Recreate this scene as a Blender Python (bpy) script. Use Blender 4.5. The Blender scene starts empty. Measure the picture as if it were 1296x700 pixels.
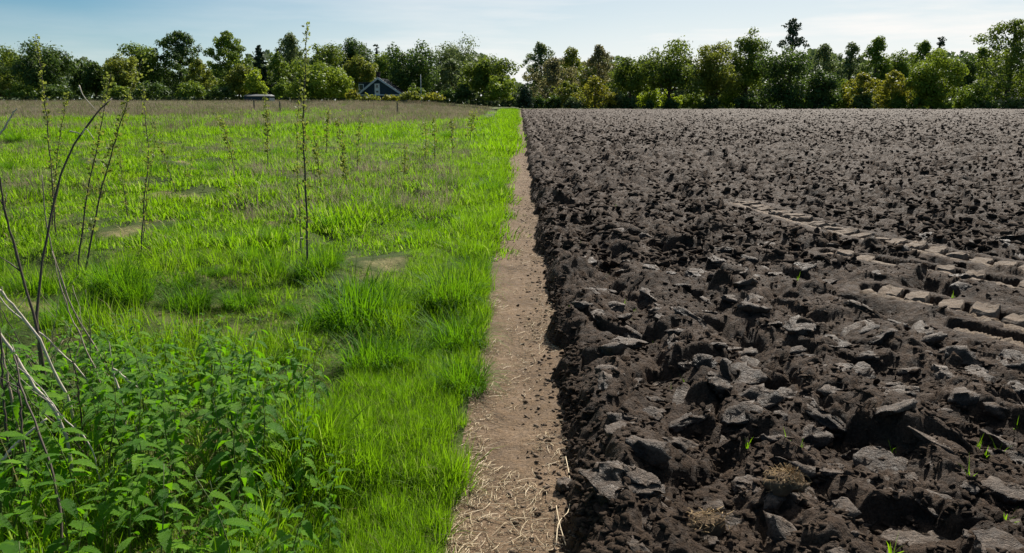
import bpy, math, random
import numpy as np
from mathutils import Vector, Matrix, Euler

C = bpy.context.scene.collection
random.seed(7)
RNG = np.random.default_rng(11)
R = math.radians

# ------------------------------------------------------------------ camera, sky, sun, exposure
H = 1.6                       # eye height
FPX = 998.0                   # focal length in photo pixels (1296 wide)
PITCH = math.atan(223 / FPX)
YAW = math.atan(9.5 / FPX * math.cos(PITCH))
cam = bpy.data.cameras.new('camera')
cam.sensor_width = 36.0
cam.lens = FPX / 1296 * 36.0
cam.clip_start = 0.05
cam.clip_end = 6000
camo = bpy.data.objects.new('camera', cam)
camo.location = (0, 0, H)
camo.rotation_euler = (R(90) - PITCH, 0, YAW)
C.objects.link(camo)
bpy.context.scene.camera = camo

SUN_EL = R(42)
SUN_AZ = R(24)                # clockwise from +Y (towards +X)
sd = Vector((math.sin(SUN_AZ) * math.cos(SUN_EL), math.cos(SUN_AZ) * math.cos(SUN_EL), math.sin(SUN_EL)))

world = bpy.data.worlds.new('World')
bpy.context.scene.world = world
world.use_nodes = True
wt = world.node_tree
bg = wt.nodes['Background']
sky = wt.nodes.new('ShaderNodeTexSky')
sky.sky_type = 'NISHITA'
sky.sun_disc = False
sky.sun_elevation = SUN_EL
sky.sun_rotation = SUN_AZ
sky.altitude = 0
sky.air_density = 0.9
sky.dust_density = 0.4
sky.ozone_density = 1.8
tc = wt.nodes.new('ShaderNodeTexCoord')
mp = wt.nodes.new('ShaderNodeMapping')
mp.inputs['Scale'].default_value = (1.3, 3.0, 14.0)
mp.inputs['Rotation'].default_value = (0.0, 0.08, 0.3)
cl = wt.nodes.new('ShaderNodeTexNoise')
cl.inputs['Scale'].default_value = 2.2
cl.inputs['Detail'].default_value = 6
cl.inputs['Roughness'].default_value = 0.55
cr = wt.nodes.new('ShaderNodeMapRange')
cr.inputs['From Min'].default_value = 0.46
cr.inputs['From Max'].default_value = 0.72
cr.inputs['To Min'].default_value = 0.80
cr.inputs['To Max'].default_value = 1.22
mx = wt.nodes.new('ShaderNodeMix')
mx.data_type = 'RGBA'
mx.inputs['B'].default_value = (12.2, 12.1, 11.8, 1)       # thin high cloud
wt.links.new(tc.outputs['Generated'], mp.inputs['Vector'])
wt.links.new(mp.outputs['Vector'], cl.inputs['Vector'])
wt.links.new(cl.outputs['Fac'], cr.inputs['Value'])
vd = wt.nodes.new('ShaderNodeVectorMath')            # the veil thickens towards the sun
vd.operation = 'DOT_PRODUCT'
vd.inputs[1].default_value = sd
vr = wt.nodes.new('ShaderNodeMapRange')
vr.inputs['From Min'].default_value = 0.52
vr.inputs['From Max'].default_value = 0.82
vr.inputs['To Min'].default_value = 0.0
vr.inputs['To Max'].default_value = 0.80
vm = wt.nodes.new('ShaderNodeMath')
vm.operation = 'MULTIPLY'
vm.use_clamp = True
wt.links.new(tc.outputs['Generated'], vd.inputs[0])
wt.links.new(vd.outputs['Value'], vr.inputs['Value'])
sx = wt.nodes.new('ShaderNodeSeparateXYZ')            # and towards the horizon
hr = wt.nodes.new('ShaderNodeMapRange')
hr.interpolation_type = 'SMOOTHSTEP'
hr.inputs['From Min'].default_value = 0.015
hr.inputs['From Max'].default_value = 0.135
hr.inputs['To Min'].default_value = 0.55
hr.inputs['To Max'].default_value = 0.0
va = wt.nodes.new('ShaderNodeMath')
va.operation = 'ADD'
wt.links.new(tc.outputs['Generated'], sx.inputs['Vector'])
wt.links.new(sx.outputs['Z'], hr.inputs['Value'])
wt.links.new(vr.outputs['Result'], va.inputs[0])
wt.links.new(hr.outputs['Result'], va.inputs[1])
wt.links.new(va.outputs[0], vm.inputs[0])
wt.links.new(cr.outputs['Result'], vm.inputs[1])
wt.links.new(vm.outputs[0], mx.inputs['Factor'])
tn = wt.nodes.new('ShaderNodeMix')
tn.data_type = 'RGBA'
tn.blend_type = 'MULTIPLY'
tn.inputs['Factor'].default_value = 1.0
tn.inputs['B'].default_value = (0.44, 0.80, 0.93, 1)
wt.links.new(sky.outputs['Color'], tn.inputs['A'])
wt.links.new(tn.outputs['Result'], mx.inputs['A'])
wt.links.new(mx.outputs['Result'], bg.inputs['Color'])
bg.inputs['Strength'].default_value = 0.052

sun = bpy.data.lights.new('sun', 'SUN')
sun.energy = 5.0
sun.angle = R(0.53)
sun.color = (1.0, 0.95, 0.86)
suno = bpy.data.objects.new('sun', sun)
suno.rotation_euler = sd.to_track_quat('Z', 'Y').to_euler()
suno.location = (20, 40, 40)
C.objects.link(suno)

vs = bpy.context.scene.view_settings
vs.view_transform = 'Standard'
vs.look = 'None'
vs.exposure = 0.62
vs.gamma = 1.0
cy = bpy.context.scene.cycles
cy.max_bounces = 6
cy.diffuse_bounces = 3
cy.glossy_bounces = 2
cy.transmission_bounces = 4
cy.transparent_max_bounces = 4

# ------------------------------------------------------------------ camera geometry helpers (photo pixel -> place)
_F = Vector((-math.sin(YAW) * math.cos(PITCH), math.cos(YAW) * math.cos(PITCH), -math.sin(PITCH)))
_R = Vector((math.cos(YAW), math.sin(YAW), 0))
_U = _R.cross(_F)


def ray(px, py):
    return _F + _R * ((px - 648) / FPX) + _U * ((350 - py) / FPX)


def at(px, py, d):
    """point seen at photo pixel px,py at depth d metres"""
    return Vector((0, 0, H)) + ray(px, py) * d


def onground(px, py, z=0.0):
    r = ray(px, py)
    return Vector((0, 0, H)) + r * ((z - H) / r.z)


# ------------------------------------------------------------------ naming helpers
def tag(o, label, cat, group=None, kind=None):
    o['label'] = label
    o['category'] = cat
    if group:
        o['group'] = group
    if kind:
        o['kind'] = kind
    return o


def link(name, me, mat=None, parent=None, loc=None):
    o = bpy.data.objects.new(name, me)
    if mat is not None and me is not None and not me.materials:
        me.materials.append(mat)
    C.objects.link(o)
    if parent:
        o.parent = parent
    if loc is not None:
        o.location = loc
    return o


def empty(name, loc, rz=0.0):
    o = bpy.data.objects.new(name, None)
    o.empty_display_size = 0.1
    o.location = loc
    o.rotation_euler = (0, 0, rz)
    C.objects.link(o)
    return o


def copy_tree(o, parent=None):
    c = o.copy()
    C.objects.link(c)
    if parent:
        c.parent = parent
    for ch in o.children:
        copy_tree(ch, c)
    return c


def mesh_np(name, v, faces, smooth=False, attrs=None):
    """v (n,3); faces: list of (m,k) int arrays"""
    me = bpy.data.meshes.new(name)
    v = np.asarray(v, dtype=np.float32)
    me.vertices.add(len(v))
    me.vertices.foreach_set('co', v.ravel())
    if not isinstance(faces, (list, tuple)):
        faces = [faces]
    idx = np.concatenate([np.asarray(f, dtype=np.int32).ravel() for f in faces])
    cnt = np.concatenate([np.full(len(f), f.shape[1], dtype=np.int32) for f in faces])
    me.loops.add(len(idx))
    me.loops.foreach_set('vertex_index', idx)
    me.polygons.add(len(cnt))
    st = np.zeros(len(cnt), dtype=np.int32)
    st[1:] = np.cumsum(cnt)[:-1]
    me.polygons.foreach_set('loop_start', st)
    if smooth:
        me.polygons.foreach_set('use_smooth', np.ones(len(cnt), dtype=bool))
    for k, a in (attrs or {}).items():
        at_ = me.attributes.new(k, 'FLOAT', 'POINT')
        at_.data.foreach_set('value', np.asarray(a, dtype=np.float32))
    me.update(calc_edges=True)
    return me


class MB:
    """collects boxes, prisms and tubes into one mesh"""
    def __init__(s):
        s.v = []
        s.f = []

    def add(s, vs_, fs):
        b = len(s.v)
        s.v += [tuple(p) for p in vs_]
        s.f += [tuple(i + b for i in f) for f in fs]

    def box(s, c, d, rz=0.0):
        cx, cy_, cz = c
        hx, hy, hz = d[0] / 2, d[1] / 2, d[2] / 2
        co, si = math.cos(rz), math.sin(rz)
        p = []
        for z in (-hz, hz):
            for x, y in ((-hx, -hy), (hx, -hy), (hx, hy), (-hx, hy)):
                p.append((cx + x * co - y * si, cy_ + x * si + y * co, cz + z))
        s.add(p, [(3, 2, 1, 0), (4, 5, 6, 7), (0, 1, 5, 4), (1, 2, 6, 5), (2, 3, 7, 6), (3, 0, 4, 7)])

    def tube(s, pts, rad, n=6):
        pts = [Vector(p) for p in pts]
        b = len(s.v)
        for i, p in enumerate(pts):
            t = (pts[min(i + 1, len(pts) - 1)] - pts[max(i - 1, 0)]).normalized()
            u = t.cross(Vector((0.31, 0.9, 0.17))).normalized()
            w = t.cross(u)
            for k in range(n):
                a = 2 * math.pi * k / n
                s.v.append(tuple(p + (u * math.cos(a) + w * math.sin(a)) * rad[i]))
        for i in range(len(pts) - 1):
            for k in range(n):
                k2 = (k + 1) % n
                s.f.append((b + i * n + k, b + i * n + k2, b + (i + 1) * n + k2, b + (i + 1) * n + k))
        s.f.append(tuple(b + k for k in range(n))[::-1])
        s.f.append(tuple(b + (len(pts) - 1) * n + k for k in range(n)))

    def mesh(s, name, smooth=False):
        me = bpy.data.meshes.new(name)
        me.from_pydata(s.v, [], s.f)
        if smooth:
            me.polygons.foreach_set('use_smooth', [True] * len(me.polygons))
        me.update()
        return me


def spline(pts, n):
    """Catmull-Rom through pts, n samples"""
    P = [Vector(p) for p in pts]
    P = [P[0] * 2 - P[1]] + P + [P[-1] * 2 - P[-2]]
    out = []
    m = len(P) - 3
    for i in range(n):
        t = i / (n - 1) * m
        k = min(int(t), m - 1)
        t -= k
        a, b, c, d = P[k:k + 4]
        out.append(0.5 * ((2 * b) + (c - a) * t + (2 * a - 5 * b + 4 * c - d) * t * t + (3 * b - a - 3 * c + d) * t ** 3))
    return out


# ------------------------------------------------------------------ numpy noise
def hsh(ix, iy, seed):
    h = (ix.astype(np.int64) * 374761393 + iy.astype(np.int64) * 668265263 + seed * 974634777) & 0xFFFFFFFF
    h = ((h ^ (h >> 13)) * 1274126177) & 0xFFFFFFFF
    h = ((h ^ (h >> 16)) * 2246822519) & 0xFFFFFFFF
    h = h ^ (h >> 15)
    return (h & 0xFFFFFF) / float(0xFFFFFF)


def vnoise(x, y, seed=0):
    ix, iy = np.floor(x), np.floor(y)
    fx, fy = x - ix, y - iy
    fx = fx * fx * fx * (fx * (fx * 6 - 15) + 10)
    fy = fy * fy * fy * (fy * (fy * 6 - 15) + 10)
    a, b = hsh(ix, iy, seed), hsh(ix + 1, iy, seed)
    c, d = hsh(ix, iy + 1, seed), hsh(ix + 1, iy + 1, seed)
    return (a + (b - a) * fx) * (1 - fy) + (c + (d - c) * fx) * fy - 0.5


def fbm(x, y, seed=0, oct_=4, gain=0.5):
    s, a = 0, 1.0
    for o in range(oct_):
        s = s + a * vnoise(x * 2 ** o + 17.3 * o, y * 2 ** o - 9.1 * o, seed + o)
        a *= gain
    return s


def plates(x, y, seed, tilt=1.0):
    """overturned slabs: every cell a tilted plane with its own height, cracks between"""
    ix, iy = np.floor(x), np.floor(y)
    f1 = np.full(x.shape, 9.0)
    f2 = np.full(x.shape, 9.0)
    hh = np.zeros(x.shape)
    for dx in (-1, 0, 1):
        for dy in (-1, 0, 1):
            jx, jy = ix + dx, iy + dy
            px_ = x - (jx + hsh(jx, jy, seed))
            py_ = y - (jy + hsh(jx, jy, seed + 1))
            d = np.sqrt(px_ * px_ + py_ * py_)
            hv = (hsh(jx, jy, seed + 2) - 0.4) * 1.0 + tilt * ((hsh(jx, jy, seed + 3) - 0.5) * px_ + (hsh(jx, jy, seed + 4) - 0.5) * py_)
            m = d < f1
            f2 = np.where(m, f1, np.minimum(f2, d))
            hh = np.where(m, hv, hh)
            f1 = np.where(m, d, f1)
    e = np.clip((f2 - f1) / 0.22, 0, 1)
    return hh * (0.25 + 0.75 * e * e * (3 - 2 * e)) - 0.25 * (1 - e)


def sstep(a, b, x):
    t = np.clip((x - a) / (b - a), 0, 1)
    return t * t * (3 - 2 * t)


# ------------------------------------------------------------------ terrain heights
# tyre tracks: centre lines on the field, (points), half width
TRACKS = [
    ([onground(936, 268), onground(1010, 292), onground(1100, 318), onground(1200, 340), onground(1310, 364), onground(1420, 394)], 0.17),
    ([onground(1052, 338), onground(1130, 352), onground(1210, 366), onground(1310, 388), onground(1420, 418)], 0.13),
    ([onground(1110, 388), onground(1170, 403), onground(1240, 420), onground(1310, 440), onground(1400, 470)], 0.16),
    ([onground(1216, 440), onground(1275, 454), onground(1340, 474)], 0.12),
]
TRACK_S = [spline(p, 60) for p, w in TRACKS]


def track_mask(x, y, grow=1.0):
    m = np.zeros(x.shape)
    for (p, w), sp in zip(TRACKS, TRACK_S):
        A = np.array([(q.x, q.y) for q in sp])
        lo, hi = A.min(0) - 1, A.max(0) + 1
        sel = (x > lo[0]) & (x < hi[0]) & (y > lo[1]) & (y < hi[1])
        xs, ys = x[sel], y[sel]
        if not len(xs):
            continue
        d = np.full(xs.shape, 1e9)
        for i in range(len(A) - 1):
            a, b = A[i], A[i + 1]
            ab = b - a
            t = np.clip(((xs - a[0]) * ab[0] + (ys - a[1]) * ab[1]) / (ab @ ab), 0, 1)
            d = np.minimum(d, np.hypot(xs - a[0] - t * ab[0], ys - a[1] - t * ab[1]))
        mm = 1 - sstep(w * 0.9 * grow, w * 1.35 * grow, d)
        m[sel] = np.maximum(m[sel], mm)
    return m


def soil_z(x, y):
    wob = vnoise(y * 0.55, y * 0, 3) * 0.05 + vnoise(y * 1.7, y * 0, 5) * 0.10 + vnoise(y * 6.1, y * 0, 6) * 0.07 + vnoise(y * 17, x * 9, 8) * 0.03 + fbm(y * 31, x * 24, 12, 2) * 0.03
    xe = x + wob
    wall = sstep(0.215, 0.32, xe)
    far = np.clip(y / 25, 0, 1)
    fur = np.cos(2 * math.pi * (xe - 0.50) / 0.62 + 0.5 * vnoise(x * 0.7, y * 0.7, 9)) * (0.050 * np.exp(-np.clip(x, 0, 99) / 1.8) + 0.026)
    wx = x + 0.13 * fbm(x * 3, y * 3, 31, 3)
    wy = y + 0.13 * fbm(x * 3, y * 3, 41, 3)
    tm = track_mask(x, y, 0.86)
    amp = 1 - 0.65 * track_mask(x, y, 1.7)
    z = 0.125 + fur + fbm(x * 0.8, y * 0.5, 20, 3) * 0.07
    loose = sstep(-0.25, 0.35, fbm(x * 1.7, y * 1.3, 25, 3))          # slabs here, crumbled earth there
    z = z + amp * plates(wx * 2.3, wy * 1.8, 50, 1.9) * (0.095 + 0.02 * far)
    z = z + amp * plates(wx * 5.6, wy * 4.8, 60, 1.8) * (0.022 + 0.030 * loose)
    z = z + amp * plates(wx * 14, wy * 12, 70, 1.6) * 0.008 * (0.4 + loose) * (1 - 0.6 * far)
    r1 = 0.5 - np.abs(fbm(x * 9, y * 8, 80, 4, 0.6))
    z = z + amp * ((r1 - 0.3) * 0.026 + fbm(x * 26, y * 24, 84, 3, 0.6) * 0.010) * (1 - 0.45 * far)
    z = z + amp * far * plates(x * 1.1, y * 0.9, 55, 1.9) * 0.05
    ts = track_mask(x, y, 1.75)                     # soil squeezed up beside the tread, sunk under it
    z = z * (1 - 0.85 * ts) + 0.85 * ts * (0.145 + 0.022 * fbm(x * 9, y * 9, 90, 4, 0.6))
    z = z * (1 - tm) + tm * 0.045
    foot = 0.018 * (fbm(x * 14, y * 14, 95, 3)) * sstep(0.05, 0.25, x) - 0.012
    return foot * (1 - wall) + (z + 0.01) * wall


def meadow_z(x, y):
    z = 0.13 * fbm(x * 1.0, y * 0.9, 120, 4) + 0.07 * sstep(-0.32, 0.42, fbm(x * 1.9, y * 1.5, 260, 3)) + 0.02 * fbm(x * 5, y * 5, 130, 3)
    z = z * sstep(-0.22, -0.7, x) + 0.01 * sstep(-0.22, -0.30, x)
    z = z - 0.06 * (1 - sstep(-0.24, -0.20, -(-x)) * 0 - sstep(0.20, 0.24, -x))
    z = z + 1.15 * sstep(45, 135, y) * sstep(3, 22, -x)
    return z


def path_z(x, y):
    return 0.022 * fbm(x * 5, y * 3, 140, 4) + 0.01 * (np.abs(x) / 0.3) ** 2 + 0.004 * fbm(x * 30, y * 30, 150, 2)


def sz(x, y):
    return float(soil_z(np.array([float(x)]), np.array([float(y)]))[0])


def mz(x, y):
    return float(meadow_z(np.array([float(x)]), np.array([float(y)]))[0])


# ------------------------------------------------------------------ materials
class NT:
    def __init__(s, name):
        s.m = bpy.data.materials.new(name)
        s.m.use_nodes = True
        s.t = s.m.node_tree
        s.n = s.t.nodes
        s.p = s.n['Principled BSDF']
        s.out = s.n['Material Output']

    def node(s, typ, **kw):
        n = s.n.new(typ)
        for k, v in kw.items():
            if hasattr(n, k):
                setattr(n, k, v)
            else:
                n.inputs[k.replace('_', ' ')].default_value = v
        return n

    def l(s, a, b):
        s.t.links.new(a, b)

    def noise(s, scale, detail=4, rough=0.55, vec=None, dist=0.0):
        n = s.n.new('ShaderNodeTexNoise')
        n.inputs['Scale'].default_value = scale
        n.inputs['Detail'].default_value = detail
        n.inputs['Roughness'].default_value = rough
        n.inputs['Distortion'].default_value = dist
        if vec is not None:
            s.l(vec, n.inputs['Vector'])
        return n.outputs['Fac']

    def ramp(s, fac, stops, interp='LINEAR'):
        r = s.n.new('ShaderNodeValToRGB')
        r.color_ramp.interpolation = interp
        el = r.color_ramp.elements
        while len(el) < len(stops):
            el.new(0.5)
        for e, (p, c) in zip(el, stops):
            e.position = p
            e.color = (*c, 1) if len(c) == 3 else c
        s.l(fac, r.inputs['Fac'])
        return r.outputs['Color']

    def mix(s, fac, a, b, typ='MIX'):
        n = s.n.new('ShaderNodeMix')
        n.data_type = 'RGBA'
        n.blend_type = typ
        for sock, v in ((n.inputs['Factor'], fac), (n.inputs['A'], a), (n.inputs['B'], b)):
            if isinstance(v, (int, float)):
                sock.default_value = v
            elif isinstance(v, tuple):
                sock.default_value = (*v, 1) if len(v) == 3 else v
            else:
                s.l(v, sock)
        return n.outputs['Result']

    def rng(s, v, a, b, c=0.0, d=1.0):
        n = s.n.new('ShaderNodeMapRange')
        n.inputs['From Min'].default_value = a
        n.inputs['From Max'].default_value = b
        n.inputs['To Min'].default_value = c
        n.inputs['To Max'].default_value = d
        s.l(v, n.inputs['Value'])
        return n.outputs['Result']

    def pos(s):
        return s.n.new('ShaderNodeNewGeometry').outputs['Position']

    def attr(s, name):
        n = s.n.new('ShaderNodeAttribute')
        n.attribute_name = name
        return n.outputs['Fac']

    def orand(s):
        return s.n.new('ShaderNodeObjectInfo').outputs['Random']

    def bump(s, h, dist, strength=1.0):
        b = s.n.new('ShaderNodeBump')
        b.inputs['Distance'].default_value = dist
        b.inputs['Strength'].default_value = strength
        s.l(h, b.inputs['Height'])
        s.l(b.outputs['Normal'], s.p.inputs['Normal'])

    def base(s, c, rough=0.8, spec=0.3):
        if isinstance(c, tuple):
            s.p.inputs['Base Color'].default_value = (*c, 1)
        else:
            s.l(c, s.p.inputs['Base Color'])
        s.p.inputs['Roughness'].default_value = rough
        s.p.inputs['Specular IOR Level'].default_value = spec

    def leafy(s, c, trans=0.45, tcol=None, rough=0.45, spec=0.35):
        s.base(c, rough, spec)
        tr = s.n.new('ShaderNodeBsdfTranslucent')
        s.l(tcol if tcol is not None else c, tr.inputs['Color'])
        ms = s.n.new('ShaderNodeMixShader')
        ms.inputs['Fac'].default_value = trans
        s.l(s.p.outputs[0], ms.inputs[1])
        s.l(tr.outputs[0], ms.inputs[2])
        s.l(ms.outputs[0], s.out.inputs['Surface'])


def simple(name, col, rough=0.7, spec=0.3, var=0.25, scale=12, bump=0.0):
    t = NT(name)
    n = t.noise(scale, 5, 0.6, t.n.new('ShaderNodeTexCoord').outputs['Object'])
    c = t.ramp(n, [(0.3, tuple(x * (1 - var) for x in col)), (0.7, tuple(min(1, x * (1 + var)) for x in col))])
    t.base(c, rough, spec)
    if bump:
        t.bump(n, bump)
    return t.m


def soil_material(name, dark, light, warm, lo=0.42, hi=0.66, rough=0.62, spec=0.55, tex='pos', bumpd=0.02):
    t = NT(name)
    v = t.pos() if tex == 'pos' else t.n.new('ShaderNodeTexCoord').outputs['Object']
    n1 = t.noise(2.6, 6, 0.62, v, 0.3)
    n2 = t.noise(19, 6, 0.68, v)
    n3 = t.noise(85, 4, 0.7, v)
    c = t.ramp(n1, [(0.30, dark), (0.5, tuple((a + b) / 2 for a, b in zip(dark, light))), (0.72, light)])
    c = t.mix(t.rng(n2, lo, hi), c, warm)
    c = t.mix(t.rng(n3, 0.38, 0.68, 0.0, 0.75), c, tuple(x * 0.45 for x in dark))
    c = t.mix(t.rng(t.orand(), 0, 1, 0.0, 0.35), c, light) if tex != 'pos' else c
    t.base(c, rough, spec)
    mm = t.n.new('ShaderNodeMath')
    mm.operation = 'MULTIPLY_ADD'
    mm.inputs[1].default_value = 0.35
    t.l(n3, mm.inputs[0])
    t.l(n2, mm.inputs[2])
    t.bump(mm.outputs[0], bumpd, 0.9)
    t.l(t.rng(n2, 0.3, 0.7, rough - 0.16, rough + 0.2), t.p.inputs['Roughness'])
    return t.m


M = {}
M['soil'] = soil_material('soil', (0.031, 0.0205, 0.0135), (0.122, 0.083, 0.057), (0.090, 0.058, 0.037), rough=0.70, spec=0.10, bumpd=0.06)
M['clod'] = soil_material('clod_earth', (0.040, 0.027, 0.018), (0.190, 0.138, 0.100), (0.120, 0.082, 0.055), rough=0.58, spec=0.26, bumpd=0.05)
M['crumb'] = soil_material('crumb_earth', (0.022, 0.015, 0.010), (0.105, 0.074, 0.053), (0.060, 0.041, 0.028), 0.44, 0.68, 0.85, 0.06, 'pos', 0.02)
M['path_crumb'] = soil_material('path_crumb_earth', (0.12, 0.085, 0.058), (0.27, 0.20, 0.14), (0.20, 0.145, 0.10), 0.4, 0.7, 0.85, 0.15, 'pos', 0.01)
M['pressed'] = soil_material('pressed_soil', (0.10, 0.072, 0.049), (0.30, 0.225, 0.162), (0.205, 0.15, 0.105), 0.4, 0.7, 0.75, 0.14, 'pos', 0.03)
M['path'] = soil_material('path_earth', (0.105, 0.069, 0.041), (0.285, 0.197, 0.124), (0.20, 0.134, 0.08), 0.4, 0.7, 0.85, 0.15, 'pos', 0.02)
M['straw'] = simple('straw', (0.62, 0.50, 0.33), 0.6, 0.3, 0.25, 30)
M['dry_wood'] = simple('dry_stalk_bark', (0.30, 0.235, 0.175), 0.7, 0.3, 0.4, 25, 0.002)
M['dark_wood'] = simple('brown_stem_bark', (0.085, 0.062, 0.045), 0.65, 0.35, 0.4, 25, 0.002)
M['pale_wood'] = simple('bleached_stalk', (0.55, 0.47, 0.38), 0.65, 0.3, 0.25, 25, 0.002)
M['bark'] = simple('tree_bark', (0.085, 0.068, 0.052), 0.85, 0.2, 0.4, 2.0, 0.03)
M['pale_bark'] = simple('pale_tree_bark', (0.20, 0.175, 0.145), 0.85, 0.2, 0.4, 2.0, 0.03)

# grass blades: colour from patches on the ground, tuft and blade
t = NT('grass_blade')
pz = t.pos()
big = t.noise(0.55, 4, 0.6, pz)
med = t.noise(2.3, 3, 0.6, pz)
c = t.ramp(big, [(0.28, (0.045, 0.150, 0.004)), (0.46, (0.102, 0.220, 0.005)), (0.62, (0.168, 0.250, 0.008)), (0.78, (0.235, 0.225, 0.025))])
c = t.mix(t.rng(med, 0.35, 0.75, 0, 0.55), c, (0.10, 0.20, 0.012))
c = t.mix(t.rng(t.orand(), 0.35, 1.0, 0.0, 0.4), c, (0.04, 0.115, 0.006))
c = t.mix(t.rng(t.attr('tint'), 0.0, 1.0, 0.0, 0.5), c, (0.150, 0.225, 0.008))
c = t.mix(t.rng(t.attr('dry'), 0.80, 0.90, 0.0, 0.9), c, (0.42, 0.33, 0.16))
tcol = t.mix(0.6, c, (0.27, 0.53, 0.006))
t.leafy(c, 0.55, tcol, 0.55, 0.12)
M['grass'] = t.m

t = NT('tussock_blade')
c = t.mix(t.attr('tint'), (0.032, 0.115, 0.005), (0.095, 0.220, 0.006))
t.leafy(c, 0.46, t.mix(0.5, c, (0.22, 0.48, 0.006)), 0.6, 0.1)
M['tussock'] = t.m

t = NT('dead_grass')
c = t.mix(t.attr('tint'), (0.25, 0.205, 0.135), (0.44, 0.365, 0.245))
c = t.mix(t.rng(t.noise(0.09, 3, 0.6, t.pos()), 0.40, 0.62), c, (0.23, 0.175, 0.125))
c = t.mix(t.rng(t.orand(), 0.72, 0.80), c, (0.12, 0.17, 0.03))
t.leafy(c, 0.35, None, 0.6, 0.2)
M['dead_grass'] = t.m

t = NT('meadow_earth')
n = t.noise(1.1, 6, 0.65, t.pos())
c = t.ramp(n, [(0.3, (0.022, 0.048, 0.006)), (0.52, (0.055, 0.085, 0.010)), (0.70, (0.33, 0.265, 0.125))])
c = t.mix(t.rng(t.noise(38, 4, 0.7, t.pos()), 0.35, 0.7, 0, 0.7), c, (0.05, 0.06, 0.02))
t.base(c, 0.9, 0.15)
t.bump(t.noise(30, 5, 0.7, t.pos()), 0.03)
M['meadow'] = t.m

t = NT('nettle_leaf')
c = t.mix(t.orand(), (0.065, 0.210, 0.004), (0.180, 0.385, 0.007))
t.leafy(c, 0.44, t.mix(0.4, c, (0.20, 0.50, 0.006)), 0.42, 0.3)
t.bump(t.noise(90, 3, 0.5, t.n.new('ShaderNodeTexCoord').outputs['Object']), 0.004)
M['nettle'] = t.m
M['nettle_stem'] = simple('nettle_stem', (0.10, 0.13, 0.04), 0.6, 0.3, 0.3, 20)

t = NT('stem_leaf')
c = t.mix(t.attr('tint'), (0.09, 0.14, 0.03), (0.22, 0.24, 0.05))
t.leafy(c, 0.42, t.mix(0.5, c, (0.40, 0.45, 0.06)), 0.5, 0.15)
M['stem_leaf'] = t.m


def foliage(name, dark, light, trans=0.32, tboost=(0.30, 0.36, 0.03)):
    t = NT(name)
    c = t.mix(t.attr('tint'), dark, light)
    t.leafy(c, trans, t.mix(0.45, c, tboost), 0.55, 0.25)
    M[name] = t.m


foliage('leaf_oak', (0.055, 0.104, 0.017), (0.134, 0.201, 0.027), 0.40)
foliage('leaf_dark', (0.030, 0.071, 0.020), (0.079, 0.134, 0.027), 0.32, (0.20, 0.30, 0.03))
foliage('leaf_mid', (0.073, 0.146, 0.022), (0.165, 0.250, 0.032), 0.42)
foliage('leaf_bright', (0.104, 0.183, 0.017), (0.226, 0.299, 0.027), 0.42)
foliage('leaf_olive', (0.100, 0.140, 0.022), (0.195, 0.230, 0.034), 0.42, (0.36, 0.38, 0.04))
foliage('leaf_gold', (0.125, 0.155, 0.020), (0.240, 0.250, 0.030), 0.42, (0.44, 0.40, 0.03))
foliage('leaf_grey', (0.085, 0.128, 0.051), (0.171, 0.220, 0.083), 0.38, (0.26, 0.32, 0.08))
foliage('leaf_bud', (0.128, 0.128, 0.059), (0.232, 0.207, 0.091), 0.38, (0.32, 0.30, 0.10))
foliage('leaf_needle', (0.020, 0.046, 0.024), (0.049, 0.085, 0.039), 0.15, (0.08, 0.13, 0.03))
foliage('leaf_lime', (0.134, 0.232, 0.020), (0.293, 0.366, 0.032), 0.48, (0.50, 0.58, 0.03))
foliage('leaf_far', (0.055, 0.098, 0.044), (0.122, 0.171, 0.067), 0.3, (0.22, 0.28, 0.07))


# ------------------------------------------------------------------ scatter of "stuff" with geometry nodes
def scatter(name, pts, rot, scl, idx, sources, label, cat):
    me = bpy.data.meshes.new(name)
    n = len(pts)
    me.vertices.add(n)
    me.vertices.foreach_set('co', np.asarray(pts, np.float32).ravel())
    for k, a in (('rot', rot), ('scl', scl)):
        at_ = me.attributes.new(k, 'FLOAT_VECTOR', 'POINT')
        at_.data.foreach_set('vector', np.asarray(a, np.float32).ravel())
    at_ = me.attributes.new('idx', 'INT', 'POINT')
    at_.data.foreach_set('value', np.asarray(idx, np.int32))
    o = link(name, me)
    ng = bpy.data.node_groups.new(name, 'GeometryNodeTree')
    ng.interface.new_socket('Geometry', in_out='INPUT', socket_type='NodeSocketGeometry')
    ng.interface.new_socket('Geometry', in_out='OUTPUT', socket_type='NodeSocketGeometry')
    gi, go = ng.nodes.new('NodeGroupInput'), ng.nodes.new('NodeGroupOutput')
    ip = ng.nodes.new('GeometryNodeInstanceOnPoints')
    jn = ng.nodes.new('GeometryNodeJoinGeometry')
    for s_ in reversed(sources):        # the join lists its inputs last link first
        oi = ng.nodes.new('GeometryNodeObjectInfo')
        oi.inputs['Object'].default_value = s_
        oi.inputs['As Instance'].default_value = True
        ng.links.new(oi.outputs['Geometry'], jn.inputs[0])

    def named(nm, typ):
        na = ng.nodes.new('GeometryNodeInputNamedAttribute')
        na.data_type = typ
        na.inputs[0].default_value = nm
        return na.outputs['Attribute']
    ng.links.new(gi.outputs[0], ip.inputs['Points'])
    ng.links.new(jn.outputs[0], ip.inputs['Instance'])
    ip.inputs['Pick Instance'].default_value = True
    ng.links.new(named('idx', 'INT'), ip.inputs['Instance Index'])
    ng.links.new(named('rot', 'FLOAT_VECTOR'), ip.inputs['Rotation'])
    ng.links.new(named('scl', 'FLOAT_VECTOR'), ip.inputs['Scale'])
    ng.links.new(ip.outputs[0], go.inputs[0])
    md = o.modifiers.new('scatter', 'NODES')
    md.node_group = ng
    return tag(o, label, cat, None, 'stuff')


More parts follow.
